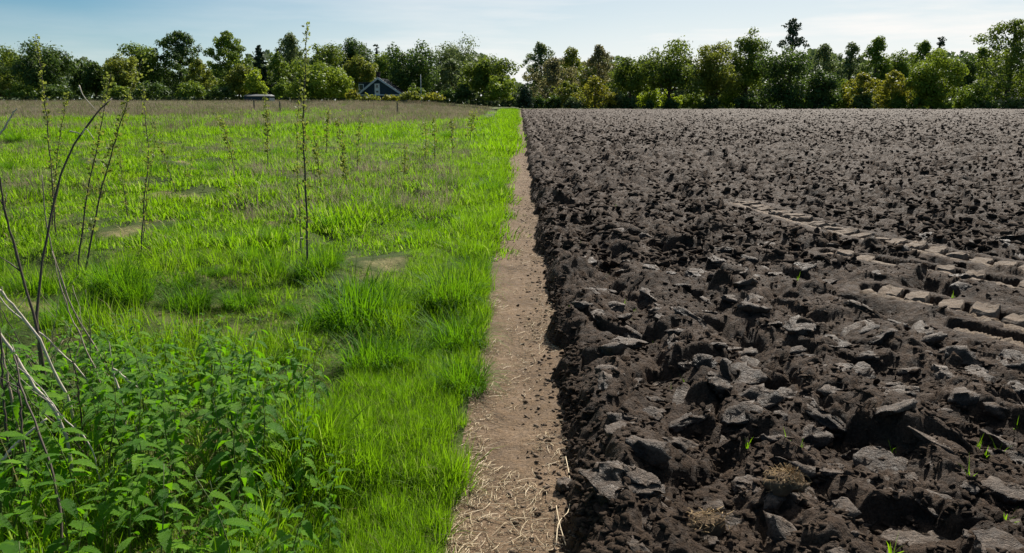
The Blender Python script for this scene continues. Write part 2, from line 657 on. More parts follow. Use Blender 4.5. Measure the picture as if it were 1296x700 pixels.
def source(me, mat):
    me.materials.append(mat)
    return bpy.data.objects.new(me.name, me)          # not linked: only used by the scatter


# ------------------------------------------------------------------ the setting: ground sheets
def fan_rows(y0, y1, k, near):
    ys = [y0]
    while ys[-1] < y1:
        y = ys[-1]
        ys.append(y + (near if y < 1.6 else max(0.0085, k * y)))
    ys[-1] = y1
    return np.array(ys)


def sheet(name, ys, u, xfun, zfun, mat, jit=0.0):
    Y = np.repeat(ys[:, None], len(u), 1)
    X = xfun(Y, u[None, :])
    Z = zfun(X.ravel(), Y.ravel()).reshape(X.shape)
    if jit:
        w_ = jit * sstep(0.18, 0.34, X)
        X, Y = X + w_ * fbm(X * 7, Y * 7, 400, 3), Y + w_ * fbm(X * 7, Y * 7, 410, 3)
    n, m = X.shape
    i = (np.arange(n - 1)[:, None] * m + np.arange(m - 1)[None, :]).ravel()
    f = np.stack([i, i + 1, i + m + 1, i + m], 1)
    me = mesh_np(name, np.stack([X.ravel(), Y.ravel(), Z.ravel()], 1), f, smooth=True)
    return link(name, me, mat)


gy = np.linspace(-900, 1500, 90)
g = sheet('ground', gy, np.linspace(0, 1, 90), lambda Y, u: (u - 0.5) * 2600 + 0 * Y,
          lambda x, y: -0.20 + 0 * x, M['meadow'])
tag(g, 'rough green ground running under the far trees to the horizon', 'ground', None, 'structure')

ys = fan_rows(0.4, 139.5, 0.0044, 0.03)
u = np.linspace(0, 1, 430) ** 1.12
fld = sheet('ploughed_field', ys, u, lambda Y, uu: 0.12 + uu * (0.78 * Y + 1.6), soil_z, M['soil'], 0.06)
tag(fld, 'dark ploughed earth with rough overturned slabs right of the path', 'ploughed field', None, 'structure')

ysm = fan_rows(0.4, 190, 0.011, 0.06)
um = np.linspace(0, 1, 190)
mdw = sheet('meadow', ysm, um, lambda Y, uu: -0.19 - uu * (0.80 * Y + 2.0), meadow_z, M['meadow'])
tag(mdw, 'uneven grassy meadow ground left of the path', 'meadow', None, 'structure')
ysp = fan_rows(0.4, 139.5, 0.008, 0.03)
pth = sheet('path', ysp, np.linspace(0, 1, 60), lambda Y, uu: -0.27 + uu * 0.56 + 0 * Y, path_z, M['path'])
tag(pth, 'narrow bare earth path running straight to the trees', 'path', None, 'structure')


# ------------------------------------------------------------------ tyre tracks: pressed lug prints as pieces
def lug_mesh(seed):
    rr = random.Random(seed)
    me = MB()
    # low bevelled block, uneven, top slightly dished and ribbed
    n = 5
    v, f = [], []
    prof = [(0, 1.0), (0.80, 0.95), (1.0, 0.84)]
    rings = []
    outline = []
    for k in range(16):
        a = 2 * math.pi * k / 16
        ca, sa = math.cos(a), math.sin(a)
        q = (abs(ca) ** 12 + abs(sa) ** 12) ** (-1 / 12)
        outline.append((0.5 * ca * q * rr.uniform(0.9, 1.05), 0.5 * sa * q * rr.uniform(0.9, 1.05)))
    for z, s in prof:
        rings.append(len(v))
        for x, y in outline:
            v.append((x * s + 0.06 * z, y * s, z * (1 + 0.10 * rr.uniform(-1, 1))))
    for r in range(2):
        for k in range(16):
            k2 = (k + 1) % 16
            f.append((rings[r] + k, rings[r] + k2, rings[r + 1] + k2, rings[r + 1] + k))
    v.append((0.06, 0, 0.95))
    for k in range(16):
        f.append((rings[2] + k, rings[2] + (k + 1) % 16, len(v) - 1))
    m = bpy.data.meshes.new('tread_print')
    m.from_pydata(v, [], f)
    m.update()
    m.materials.append(M['pressed'])
    return m


lugs = [lug_mesh(k) for k in range(6)]
track_labels = ['long curved tyre track of pale pressed blocks crossing the ploughed earth',
                'short inner row of tyre prints below the long curved track',
                'lower tyre track of big pressed blocks near the right edge',
                'faint lowest tyre print strip at the right edge of the field']
for ti, ((p, w), sp, lb) in enumerate(zip(TRACKS, TRACK_S, track_labels)):
    e0 = Vector((sp[0].x, sp[0].y, 0.07))
    tr = empty('tyre_track', e0)
    tag(tr, lb, 'tyre track', 'tyre tracks across the field', 'structure')
    L = [0]
    for a, b in zip(sp, sp[1:]):
        L.append(L[-1] + (b - a).length)
    s = 0.1
    rr = random.Random(40 + ti)
    while s < L[-1] - 0.1:
        k = next(i for i in range(len(L)) if L[i] >= s)
        tq = (s - L[k - 1]) / (L[k] - L[k - 1])
        q = sp[k - 1].lerp(sp[k], tq)
        d = (sp[k] - sp[k - 1]).normalized()
        nrm = Vector((-d.y, d.x, 0))
        ang = math.atan2(d.y, d.x)
        if not (ti in (1, 3) and rr.random() < 0.15):
            o = link('tread_print', rr.choice(lugs), None, tr)
            off = rr.uniform(-0.02, 0.02)
            qq = q + nrm * off - e0
            o.location = (qq.x, qq.y, rr.uniform(-.03, -.008))
            o.scale = (rr.uniform(0.165, 0.19), w * rr.uniform(2.0, 2.2), rr.uniform(0.105, 0.125))
            o.rotation_euler = (rr.uniform(-.09, .09), rr.uniform(-.10, .10), ang + R(24) + rr.uniform(-.07, .07))
        s += 0.24 * rr.uniform(0.95, 1.06)
    # the smooth rim pressed along the track
    rb = MB()
    side = [q + Vector((-(sp[min(i + 1, 59)] - sp[max(i - 1, 0)]).normalized().y, (sp[min(i + 1, 59)] - sp[max(i - 1, 0)]).normalized().x, 0)) * (-w * 1.12) for i, q in enumerate(sp)]
    rw = random.Random(60 + ti)
    V_, F_ = [], []
    for i, q in enumerate(side):
        dd = (sp[min(i + 1, 59)] - sp[max(i - 1, 0)]).normalized()
        nn_ = Vector((-dd.y, dd.x, 0))
        for j, (o_, z_) in enumerate(((-0.10, -0.04), (-0.065, 0.06), (-0.03, 0.078), (0.02, 0.084), (0.06, 0.076), (0.09, -0.02))):
            p_ = q + nn_ * (o_ + rw.gauss(0, 0.012)) - e0
            V_.append((p_.x, p_.y, z_ + rw.gauss(0, 0.007)))
    for i in range(59):
        for j in range(5):
            k_ = i * 6 + j
            F_.append((k_, k_ + 1, k_ + 7, k_ + 6))
    rb.add(V_, F_)
    link('track_rim', rb.mesh('track_rim', True), M['pressed'], tr)


# ------------------------------------------------------------------ clods of earth
def ico(sub):
    import bmesh
    bm = bmesh.new()
    bmesh.ops.create_icosphere(bm, subdivisions=sub, radius=1.0)
    v = np.array([q.co[:] for q in bm.verts])
    f = np.array([[q.index for q in fc.verts] for fc in bm.faces])
    bm.free()
    return v, f


def clod_mesh(name, seed, sub=2, flat=0.5, cuts=5, rough=0.10, smooth=False):
    v, f = ico(sub)
    rg = np.random.default_rng(seed)
    v = v.copy()
    for k in range(cuts):                     # planar breaks
        n = rg.normal(size=3)
        if k == 0:
            n = np.array([0.15 * rg.normal(), 0.15 * rg.normal(), 1.0])
        n /= np.linalg.norm(n)
        d = rg.uniform(0.35, 0.8)
        s_ = v @ n - d
        v = v - np.outer(np.clip(s_, 0, None), n)
    for fq, am in ((2.2, 1.0), (4.5, 0.7), (9.0, 0.55)):
        nx = np.stack([fbm(v[:, 1] * fq + 3, v[:, 2] * fq + v[:, 0] * fq * .6, seed + 7, 2), fbm(v[:, 2] * fq, v[:, 0] * fq + v[:, 1] * fq * .6, seed + 8, 2), fbm(v[:, 0] * fq, v[:, 1] * fq + v[:, 2] * fq * .7, seed + 9, 2)], 1)
        v = v + nx * rough * 1.8 * am
    v *= np.array([1.0, rg.uniform(0.6, 0.95), flat * rg.uniform(0.75, 1.3)])
    return mesh_np(name, v, f, smooth=smooth)


clods = [clod_mesh('soil_clod', 300 + k, 3, 0.50, 5, 0.15, True) for k in range(10)]
for m_ in clods:
    m_.materials.append(M['clod'])
rr = random.Random(5)
cells = []
for k in range(4000):
    y = 2.3 + 11 * rr.random() ** 1.8
    x = 0.42 + rr.random() * (0.68 * y)
    cells.append((x, y, 0.03 + 0.105 * rr.random() ** 2.0))
cells.sort(key=lambda c_: -c_[2] / c_[1])
placed = []
for x, y, r_ in cells:
    if len(placed) >= 240:
        break
    if any((x - a) ** 2 + (y - b) ** 2 < (0.8 * (r_ + c_)) ** 2 for a, b, c_ in placed):
        continue
    if track_mask(np.array([x]), np.array([y]), 1.8)[0] > 0.05:
        continue
    placed.append((x, y, r_))
for x, y, r_ in placed:
    o = link('soil_clod', rr.choice(clods))
    o.location = (x, y, sz(x, y) - r_ * 0.16)
    o.scale = (r_, r_ * rr.uniform(0.7, 1.0), r_ * rr.uniform(0.6, 1.0))
    o.rotation_euler = (rr.uniform(-.45, .45), rr.uniform(-.45, .45), rr.uniform(0, 6.28))
    tag(o, 'loose dark clod of earth with broken flat faces lying on the ploughed soil', 'clod', 'loose clods of earth')


def special_clod(px, py, r_, sc, rot, label, seed, mat, name='soil_clod', sub=3, flat=0.8):
    q = onground(px, py, 0.12)
    m_ = clod_mesh(name, seed, sub + (r_ > 0.11), flat, 6, 0.15 if r_ < 0.11 else 0.20, True)
    m_.materials.append(mat)
    o = link(name, m_)
    o.location = (q.x, q.y, sz(q.x, q.y) + r_ * (0.35 if r_ < 0.11 else -0.15))
    o.scale = [r_ * s_ for s_ in sc]
    o.rotation_euler = rot
    tag(o, label, 'clod', 'single clods that stand out')
    return o


M['turf'] = soil_material('turf_clod', (0.075, 0.05, 0.03), (0.26, 0.18, 0.10), (0.20, 0.13, 0.07), 0.4, 0.65, 0.85, 0.2, 'obj', 0.01)
special_clod(919, 488, 0.085, (0.62, 0.5, 1.25), (R(-28), R(22), 0.4), 'upright pointed grey slab of earth standing in the ploughed soil', 801, M['clod'])
special_clod(908, 505, 0.075, (1.0, 0.8, 0.9), (0.2, 0.1, 0.4), 'rounded dark clod tucked under the upright grey slab', 802, M['clod'])
tc1 = special_clod(992, 628, 0.085, (1.0, 0.85, 0.95), (0.1, 0.15, 0.2), 'brown turf clod covered in fine dead roots near the lower right', 803, M['turf'], 'turf_clod')
tc2 = special_clod(893, 655, 0.10, (1.2, 0.75, 0.7), (0.1, -0.1, 0.1), 'flattish turf clod with a straw coloured top left of the rooty one', 804, M['turf'], 'turf_clod')
special_clod(785, 640, 0.13, (1.0, 1.3, 0.5), (0.35, -0.15, 0.7), 'big broken slab at the ridge end beside the path', 805, M['clod'])
special_clod(716, 590, 0.055, (1.0, 0.9, 0.9), (0.1, 0.2, 0.9), 'round clod fallen against the foot of the ridge on the path edge', 806, M['clod'])


def roots(parent, r_, n, seed):
    rr_ = random.Random(seed)
    mb = MB()
    for k in range(n):
        a = rr_.uniform(0, 6.28)
        el = rr_.uniform(0.1, 1.5)
        d = Vector((math.cos(a) * math.cos(el), math.sin(a) * math.cos(el), math.sin(el)))
        p0 = d * 0.75
        p1 = d * 0.95 + Vector((rr_.uniform(-.25, .25), rr_.uniform(-.25, .25), rr_.uniform(-.25, .1)))
        p2 = p1 + Vector((rr_.uniform(-.3, .3), rr_.uniform(-.3, .3), rr_.uniform(-.35, .05)))
        mb.tube([p0, p1, p2], [0.022, 0.016, 0.006], 3)
    link('dead_roots', mb.mesh('dead_roots'), M['root'], parent)


M['root'] = simple('dead_root', (0.34, 0.235, 0.12), 0.8, 0.2, 0.3, 20)
roots(tc1, 0.1, 160, 1)
roots(tc2, 0.1, 90, 2)

# crumbs of soil too many to count
crumb_src = [source(clod_mesh('crumb', 500 + k, 1 if k < 6 else 2, 0.40, 5, 0.12), M['crumb']) for k in range(12)]


def spread(n, y0, y1, xf, power):
    y = y0 * (y1 / y0) ** (RNG.random(n) ** power)
    return xf(y, RNG.random(n)), y


def crumbs(n, y0, y1, smin, smax, power=1.0, grow=0.0):
    x, y = spread(n, y0, y1, lambda y, u_: 0.30 + u_ * (0.74 * y + 0.8), power)
    ok = track_mask(x, y, 1.6) < 0.3
    x, y = x[ok], y[ok]
    s_ = smin + (smax - smin) * RNG.random(len(x)) ** 2.6
    s_ = s_ * (1 + grow * y)
    return np.stack([x, y, soil_z(x, y) + s_ * 0.15], 1), s_


P1, S1 = crumbs(17000, 2.0, 9, 0.004, 0.030, 1.0)
P2, S2 = crumbs(22000, 7, 34, 0.014, 0.085, 0.95)
P3, S3 = crumbs(42000, 26, 138, 0.035, 0.13, 0.75)
P4x = 0.10 + np.abs(RNG.normal(0, 1, 5200)) * 0.14
P4x = 0.28 - P4x * 0.75
P4y = 1.8 * (30 / 1.8) ** RNG.random(5200)
S4 = 0.002 + 0.020 * RNG.random(5200) ** 4.5
P4 = np.stack([P4x, P4y, np.maximum(path_z(P4x, P4y), soil_z(P4x, P4y)) + S4 * 0.2], 1)
y5 = 1.9 * (16 / 1.9) ** RNG.random(3600)
x5 = 0.275 + RNG.normal(0, 0.045, 3600)
S5 = 0.004 + 0.028 * RNG.random(3600) ** 2.6
P5 = np.stack([x5, y5, np.maximum(soil_z(x5, y5), -0.01) + S5 * 0.2], 1)
P = np.concatenate([P1, P2, P3, P5])
S = np.concatenate([S1, S2, S3, S5])
n = len(P)
rot = np.stack([RNG.normal(0, .35, n), RNG.normal(0, .35, n), RNG.random(n) * 6.28], 1)
scl = np.stack([S, S * (0.6 + 0.4 * RNG.random(n)), S * (0.6 + 0.6 * RNG.random(n))], 1)
scatter('soil_crumbs', P, rot, scl, RNG.integers(0, 12, n), crumb_src,
        'countless small crumbs of dark earth strewn over the ploughed field', 'soil crumbs')


P4, S4 = P4[::2], S4[::2]
n = len(P4)
pc_src = [source(clod_mesh('path_crumb', 540 + k, 1, 0.6, 4, 0.12), M['path_crumb']) for k in range(6)]
scatter('path_crumbs', P4, np.stack([RNG.normal(0, .35, n), RNG.normal(0, .35, n), RNG.random(n) * 6.28], 1),
        np.stack([S4, S4 * (0.6 + 0.4 * RNG.random(n)), S4 * (0.6 + 0.5 * RNG.random(n))], 1), RNG.integers(0, 6, n), pc_src,
        'small crumbs of brown earth fallen along the right side of the path', 'soil crumbs')

# ------------------------------------------------------------------ straw on the path
def straw_mesh(seed):
    rr_ = random.Random(seed)
    b = rr_.uniform(-0.25, 0.25)
    pts = [(-0.5, b * 0.5, 0), (-0.15, -b * 0.2, 0.03), (0.2, -b * 0.2, 0.02), (0.5, b * 0.4, 0.0)]
    mb = MB()
    mb.tube(pts, [0.016, 0.020, 0.018, 0.012], 4)
    return mb.mesh('straw')


straw_src = [source(straw_mesh(k), M['straw']) for k in range(6)]
n = 17000
y = 1.8 * (34 / 1.8) ** (RNG.random(n) ** 1.05)
x = RNG.uniform(-0.26, 0.27, n)
x[: n // 6] = RNG.normal(-0.20, 0.05, n // 6)
drift = fbm(x * 4, y * 2.0, 7, 3)
keep = drift > RNG.uniform(-0.25, 0.45, n)
x, y = x[keep], y[keep]
n = len(x)
L_ = 0.008 + 0.11 * RNG.random(n) ** 3.4
scatter('straw_litter', np.stack([x, y, path_z(x, y) + 0.006], 1),
        np.stack([RNG.normal(0, .12, n), RNG.normal(0, .16, n), RNG.random(n) * 6.28], 1),
        np.stack([L_, np.full(n, 0.07), np.full(n, 0.07)], 1), RNG.integers(0, 6, n), straw_src,
        'short bits of pale straw scattered along the earth path', 'straw')
ds = MB()
pp = [onground(a, b, 0.03) for a, b in ((716, 578), (722, 612), (720, 645), (707, 662), (704, 690))]
ds.tube(spline(pp, 14), [0.0022] * 14, 5)
ds.tube(spline([onground(704, 640, .02), onground(708, 662, .03), onground(716, 690, .02)], 6), [0.0018] * 6, 5)
o = link('dry_straw', ds.mesh('dry_straw', True), M['straw'])
tag(o, 'long bent pale straw lying at the foot of the ridge', 'straw')


# ------------------------------------------------------------------ grass
def tuft_mesh(name, seed, nb, rad, lmin, lmax, width, lean=0.5, dry=0.08, seg=3):
    rg = np.random.default_rng(seed)
    V, Fq, Ft, tint, dr = [], [], [], [], []
    for k in range(nb):
        a = rg.uniform(0, 2 * math.pi)
        rr_ = rad * math.sqrt(rg.random())
        p = np.array([math.cos(a) * rr_, math.sin(a) * rr_, -0.02])
        L = rg.uniform(lmin, lmax)
        az = a + rg.normal(0, 0.9)
        ln = abs(rg.normal(0.15, lean * 0.5)) + 0.35 * lean * rr_ / max(rad, 1e-6)
        d = np.array([math.cos(az), math.sin(az), 0.0])
        side = np.array([-math.sin(az + rg.normal(0, .5)), math.cos(az), 0.0])
        w = width * rg.uniform(0.7, 1.25)
        b0 = len(V)
        th = ln * 0.5
        q = p.copy()
        tt, dd = rg.random(), rg.random()
        dd = 0.95 if dd < dry else 0.2
        for s_ in range(seg + 1):
            fr = s_ / seg
            ww = w * (1 - fr ** 1.8)
            if s_ < seg:
                V.append(q - side * ww / 2)
                V.append(q + side * ww / 2)
                tint += [tt, tt]
                dr += [dd, dd]
            else:
                V.append(q.copy())
                tint.append(tt)
                dr.append(dd)
            q = q + (d * math.sin(th) + np.array([0, 0, 1.0]) * math.cos(th)) * L / seg
            th += ln * rg.uniform(0.5, 1.1)
        for s_ in range(seg - 1):
            i = b0 + 2 * s_
            Fq.append((i, i + 1, i + 3, i + 2))
        i = b0 + 2 * (seg - 1)
        Ft.append((i, i + 1, i + 2))
    return mesh_np(name, np.array(V), [np.array(Fq), np.array(Ft)], False, {'tint': tint, 'dry': dr})


short_src = [source(tuft_mesh('grass_tuft', 600 + k, 16, 0.06, 0.04, 0.10, 0.0042, 1.0, 0.12), M['grass']) for k in range(5)]
long_src = [source(tuft_mesh('long_grass_tuft', 620 + k, 15, 0.06, 0.16, 0.31, 0.0060, 0.7, 0.06), M['grass']) for k in range(5)]
wide_src = [source(tuft_mesh('far_grass_tuft', 640 + k, 26, 0.22, 0.05, 0.16, 0.012, 1.0, 0.12), M['grass']) for k in range(5)]
band_src = [source(tuft_mesh('far_band_tuft', 660 + k, 30, 0.5, 0.10, 0.30, 0.026, 0.8, 0.10), M['grass']) for k in range(4)]
src = short_src + long_src + wide_src + band_src

GP, GS, GI = [], [], []


def clump(x, y):
    return sstep(-0.32, 0.42, fbm(x * 1.9, y * 1.5, 260, 3))


def grass(n, y0, y1, base, nvar, smin, smax, xf, power=1.0, thr=None):
    x, y = spread(n, y0, y1, xf, power)
    if thr is not None:
        ok = thr(x, y)
        x, y = x[ok], y[ok]
    ok = ~((x < -0.70 - 0.30 * np.clip(y - 2.2, 0, 9)) & (y < 3.9) & (RNG.random(len(x)) < 0.65))     # little grass under the nettles
    x, y = x[ok], y[ok]
    ok = x < -0.27 + 0.06 * vnoise(y * 2.2, y * 0, 270) + 0.10 * vnoise(y * 7, y * 0, 271)
    x, y = x[ok], y[ok]
    GP.append(np.stack([x, y, meadow_z(x, y)], 1))
    GS.append((smin + (smax - smin) * RNG.random(len(x))) * (0.50 + 0.85 * clump(x, y)))
    GI.append(base + RNG.integers(0, nvar, len(x)))


def bare(x, y):           # bare dry patches stay thin
    return fbm(x * 1.1, y * 0.8, 200, 3) < RNG.uniform(0.02, 0.42, len(x))


fanx = lambda y, u_: -0.17 - u_ * (0.74 * y + 0.9)
grass(24000, 1.7, 10, 0, 5, 0.6, 1.2, fanx, 0.95, bare)
grass(4500, 1.7, 9, 5, 5, 0.55, 1.0, fanx, 0.9, lambda x, y: clump(x, y) > RNG.uniform(0.62, 1.05, len(x)))
# lush long blades between the nettles and the path, and along the path edge
grass(2600, 1.9, 4.6, 5, 5, 0.6, 1.05, lambda y, u_: -0.18 - u_ * 0.8, 1.0, lambda x, y: (x < -0.34) | (RNG.random(len(x)) < .7))
grass(4200, 3.6, 30, 5, 5, 0.45, 0.9, lambda y, u_: -0.20 - np.abs(u_) ** 1.3 * (0.5 + 0.05 * y))
grass(22000, 8, 44, 10, 5, 0.7, 1.35, fanx, 0.85, bare)
grass(15000, 30, 120, 15, 4, 0.7, 1.2, fanx, 0.7, lambda x, y: fbm(x * 0.10, y * 0.05, 220, 3) + 0.25 - (y - 48) / 75 > RNG.uniform(-0.35, 0.35, len(x)))
grass(3200, 22, 138, 15, 4, 0.55, 1.15, lambda y, u_: -0.45 - u_ * (0.3 + 0.017 * y), 0.75)
Pg, Sg, Ig = np.concatenate(GP), np.concatenate(GS), np.concatenate(GI)
n = len(Pg)
scatter('meadow_grass', Pg, np.stack([RNG.normal(0, .12, n), RNG.normal(0, .12, n), RNG.random(n) * 6.28], 1),
        np.repeat(Sg[:, None], 3, 1), Ig, src, 'bright green meadow grass growing thickly left of the path', 'grass')

dead_src = [source(tuft_mesh('dead_tuft', 680 + k, 22, 0.55, 0.25, 0.75, 0.022, 0.35, 0.0), M['dead_grass']) for k in range(5)]
dead_small = [source(tuft_mesh('dead_small_tuft', 690 + k, 16, 0.16, 0.16, 0.36, 0.006, 0.5, 0.0), M['dead_grass']) for k in range(4)]
x, y = spread(15000, 40, 165, lambda y, u_: -2.2 - 0.02 * y - u_ * (0.74 * y + 1), 0.65)
ok = fbm(x * 0.10, y * 0.05, 220, 3) + 0.02 - (y - 55) / 60 < RNG.uniform(-0.35, 0.35, len(x))
x, y = x[ok], y[ok]
x2, y2 = spread(5200, 10.0, 50, lambda y, u_: -1.0 - u_ * (0.74 * y + 0.6), 0.8)
ok = fbm(x2 * 0.35, y2 * 0.16, 230, 3) > RNG.uniform(-0.02, 0.42, len(x2))
x2, y2 = x2[ok], y2[ok]
n1, n2 = len(x), len(x2)
xx, yy = np.concatenate([x, x2]), np.concatenate([y, y2])
n = n1 + n2
sc_ = np.concatenate([RNG.uniform(0.55, 1.0, n1), RNG.uniform(0.6, 1.3, n2)])
scatter('dead_grass', np.stack([xx, yy, meadow_z(xx, yy)], 1),
        np.stack([RNG.normal(0, .1, n), RNG.normal(0, .1, n), RNG.random(n) * 6.28], 1), np.repeat(sc_[:, None], 3, 1),
        np.concatenate([RNG.integers(0, 5, n1), 5 + RNG.integers(0, 4, n2)]), dead_src + dead_small,
        'brown dead grass standing in a band across the far meadow', 'dead grass')

# tussocks: each one a thing
tus = [tuft_mesh('grass_tussock', 700 + k, 380, 0.15, 0.17, 0.36, 0.0058, 0.85, 0.01, 4) for k in range(4)]
for m_ in tus:
    m_.materials.append(M['tussock'])
T = [(455, 412, 1.45, 'big dark grass tussock right in the middle of the near meadow'),
     (402, 405, 0.8, 'smaller tussock hugging the left flank of the big dark one'),
     (577, 440, 0.95, 'rounded tussock beside the path with dead blades at its foot'),
     (575, 392, 1.15, 'broad bright tussock leaning towards the path'),
     (622, 250, 1.0, 'tall dark tussock at the path edge, farther along'),
     (536, 290, 0.85, 'compact dark tussock in mid meadow, left of the path edge one'),
     (500, 400, 0.7, 'little tussock tucked behind the right side of the big one'),
     (412, 350, 0.8, 'tussock at the foot of the tallest leafy stem'),
     (345, 355, 0.7, 'low tussock left of the tallest leafy stem'),
     (424, 297, 0.7, 'low dark tussock above and right of the tallest stem foot'),
     (416, 280, 0.65, 'small dark tussock behind the low dark one'),
     (487, 275, 0.65, 'small tussock left of the compact dark one'),
     (562, 240, 0.8, 'dark tussock in the far meadow left of the path'),
     (264, 216, 1.0, 'lone nearly black tussock in the left meadow'),
     (190, 226, 0.7, 'dark tussock around a thin leafy stem'),
     (222, 306, 0.8, 'tussock below the lone black one in the left meadow'),
     (297, 325, 0.6, 'thin low tussock in a dry patch'),
     (150, 388, 1.0, 'wide soft tussock behind the nettle patch'),
     (90, 418, 0.9, 'tussock among the bare dry stalks'),
     (470, 470, 0.9, 'loose tussock just above the long bright grass'),
     (510, 462, 0.8, 'pale tussock between the big one and the path'),
     (585, 495, 0.75, 'small tussock leaning over the path edge'),
     (240, 390, 0.9, 'tussock with reddish dead blades behind the nettles'),
     (20, 182, 1.1, 'dark far tussock near the left picture edge'),
     (503, 178, 1.0, 'distant dark tussock in front of the brown grass'),
     (597, 352, 0.8, 'tussock on the path edge behind the broad bright one')]
rr = random.Random(9)
for px, py, s_, lb in T:
    q = onground(px, py, 0.0)
    o = link('grass_tussock', rr.choice(tus))
    d = q.y
    k = 1.2 * s_ * (1.0 if d < 8 else 1.0 + (d - 8) * 0.025)
    o.location = (q.x, q.y, mz(q.x, q.y))
    o.scale = (k, k, k * rr.uniform(0.85, 1.0))
    o.rotation_euler = (0, 0, rr.uniform(0, 6.28))
    tag(o, lb, 'grass tussock', 'tussocks of dark grass in the meadow')

rr = random.Random(77)
nt = 0
while nt < 64:
    y = 3.6 * (40 / 3.6) ** rr.random()
    x = -0.5 - rr.random() * (0.66 * y)
    if float(clump(np.array([x]), np.array([y]))[0]) < 0.45 or (y < 4.4 and x < -0.9):
        continue
    nt += 1
    o = link('grass_tussock', rr.choice(tus))
    k = rr.uniform(0.45, 0.95) * (1.0 + max(0, y - 8) * 0.025)
    o.location = (x, y, mz(x, y) - 0.01)
    o.scale = (k, k, k * rr.uniform(0.75, 1.0))
    o.rotation_euler = (0, 0, rr.uniform(0, 6.28))
    tag(o, 'small tussock of dark green grass dotted about the open meadow', 'grass tussock', 'small tussocks in the meadow')

# young shoots in the ploughed soil
shoots = [tuft_mesh('grass_shoot', 720 + k, 4 + k % 3, 0.012, 0.05, 0.12, 0.0055, 0.5, 0.0, 3) for k in range(5)]
for m_ in shoots:
    m_.materials.append(M['grass'])
for px, py, s_ in [(996, 568, 1.0), (1012, 572, .7), (1130, 572, 1.0), (945, 568, .7), (1264, 575, 1.0), (1228, 610, 1.0), (1286, 545, .8),
                   (1272, 650, 1.1), (1128, 690, 1.2), (1093, 458, .6), (850, 478, .7), (868, 476, .7), (928, 388, .8), (800, 398, .7), (765, 345, 1.1),
                   (803, 384, .6), (1010, 355, 1.1), (1185, 385, 1.1), (1205, 380, .8), (827, 425, .6), (780, 262, 1.0), (700, 205, 1.5), (1198, 192, 2.2),
                   (735, 318, .7), (1246, 578, .7), (720, 388, .6), (790, 375, .6), (1240, 560, .7)]:
    q = onground(px, py, 0.12)
    o = link('grass_shoot', rr.choice(shoots))
    o.location = (q.x, q.y, sz(q.x, q.y))
    o.scale = (s_, s_, s_)
    o.rotation_euler = (rr.uniform(-.2, .2), rr.uniform(-.2, .2), rr.uniform(0, 6.28))
    tag(o, 'small bright green grass shoot sprouting from the ploughed soil', 'grass shoot', 'young shoots in the ploughed field')


# ------------------------------------------------------------------ nettles
def nettle_leaf(seed):
    rr_ = random.Random(seed)
    n = 17
    V, F = [], []
    droop = rr_.uniform(0.7, 1.7)
    for i in range(n):
        f_ = i / (n - 1)
        w = 0.21 * (math.sin(math.pi * min(1, f_ ** 0.62)) ** 0.9) * (1 - 0.25 * f_) if f_ < 1 else 0.0
        w *= 1.0 if i % 2 else 0.72
        x = f_
        z = 0.10 * math.sin(f_ * 2.4) - 0.32 * droop * f_ * f_
        back = 0.035 if i % 2 == 0 else -0.01
        fold = 0.16 + 0.03 * math.sin(i * 1.9)
        V += [(x + back, -w, z + fold * w * 1.2 - 0.10 * w), (x, 0, z - 0.012), (x + back, w, z + fold * w * 1.2 - 0.10 * w)]
    for i in range(n - 1):
        a, b = i * 3, i * 3 + 3
        F += [(a, a + 1, b + 1, b), (a + 1, a + 2, b + 2, b + 1)]
    m_ = bpy.data.meshes.new('leaf')
    m_.from_pydata(V, [], F)
    m_.polygons.foreach_set('use_smooth', [True] * len(F))
    m_.materials.append(M['nettle'])
    m_.update()
    return m_


nleaf = [nettle_leaf(k) for k in range(5)]


def make_nettle(seed):
    rr_ = random.Random(seed)
    root = empty('nettle_plant', (0, 0, 0))
    tag(root, 'stinging nettle with toothed green leaves in the dense patch by the bare stalks', 'nettle', 'nettles in the near left corner')
    hgt = rr_.uniform(0.42, 0.58)
    lean = (rr_.uniform(-.12, .12), rr_.uniform(-.12, .12))
    pos = lambda f_: Vector((lean[0] * f_ ** 1.5 + 0.012 * math.sin(f_ * 7), lean[1] * f_ ** 1.5, hgt * f_))
    mb = MB()
    mb.tube([pos(i / 7) for i in range(8)], [0.0042 - 0.003 * i / 7 for i in range(8)], 5)
    link('stem', mb.mesh('stem', True), M['nettle_stem'], root)
    pairs = rr_.randint(7, 8)
    a0 = rr_.uniform(0, 3)
    for k in range(pairs):
        f_ = 0.34 + 0.64 * (k / (pairs - 1)) ** 0.85
        L = (0.100, 0.118, 0.122, 0.110, 0.098, 0.080, 0.060, 0.040)[k] * rr_.uniform(0.85, 1.15)
        for s_ in (0, 1):
            o = link('leaf', rr_.choice(nleaf), None, root)
            az = a0 + k * math.pi / 2 + s_ * math.pi + rr_.uniform(-.25, .25)
            p = pos(f_)
            o.location = p + Vector((math.cos(az), math.sin(az), 0)) * 0.012
            o.scale = (L, L * rr_.uniform(0.95, 1.2), L)
            o.rotation_euler = Euler((rr_.uniform(-.3, .3), rr_.uniform(-0.25, 0.5) + (-0.7 if k > pairs - 2 else 0), az), 'XYZ')
    return root


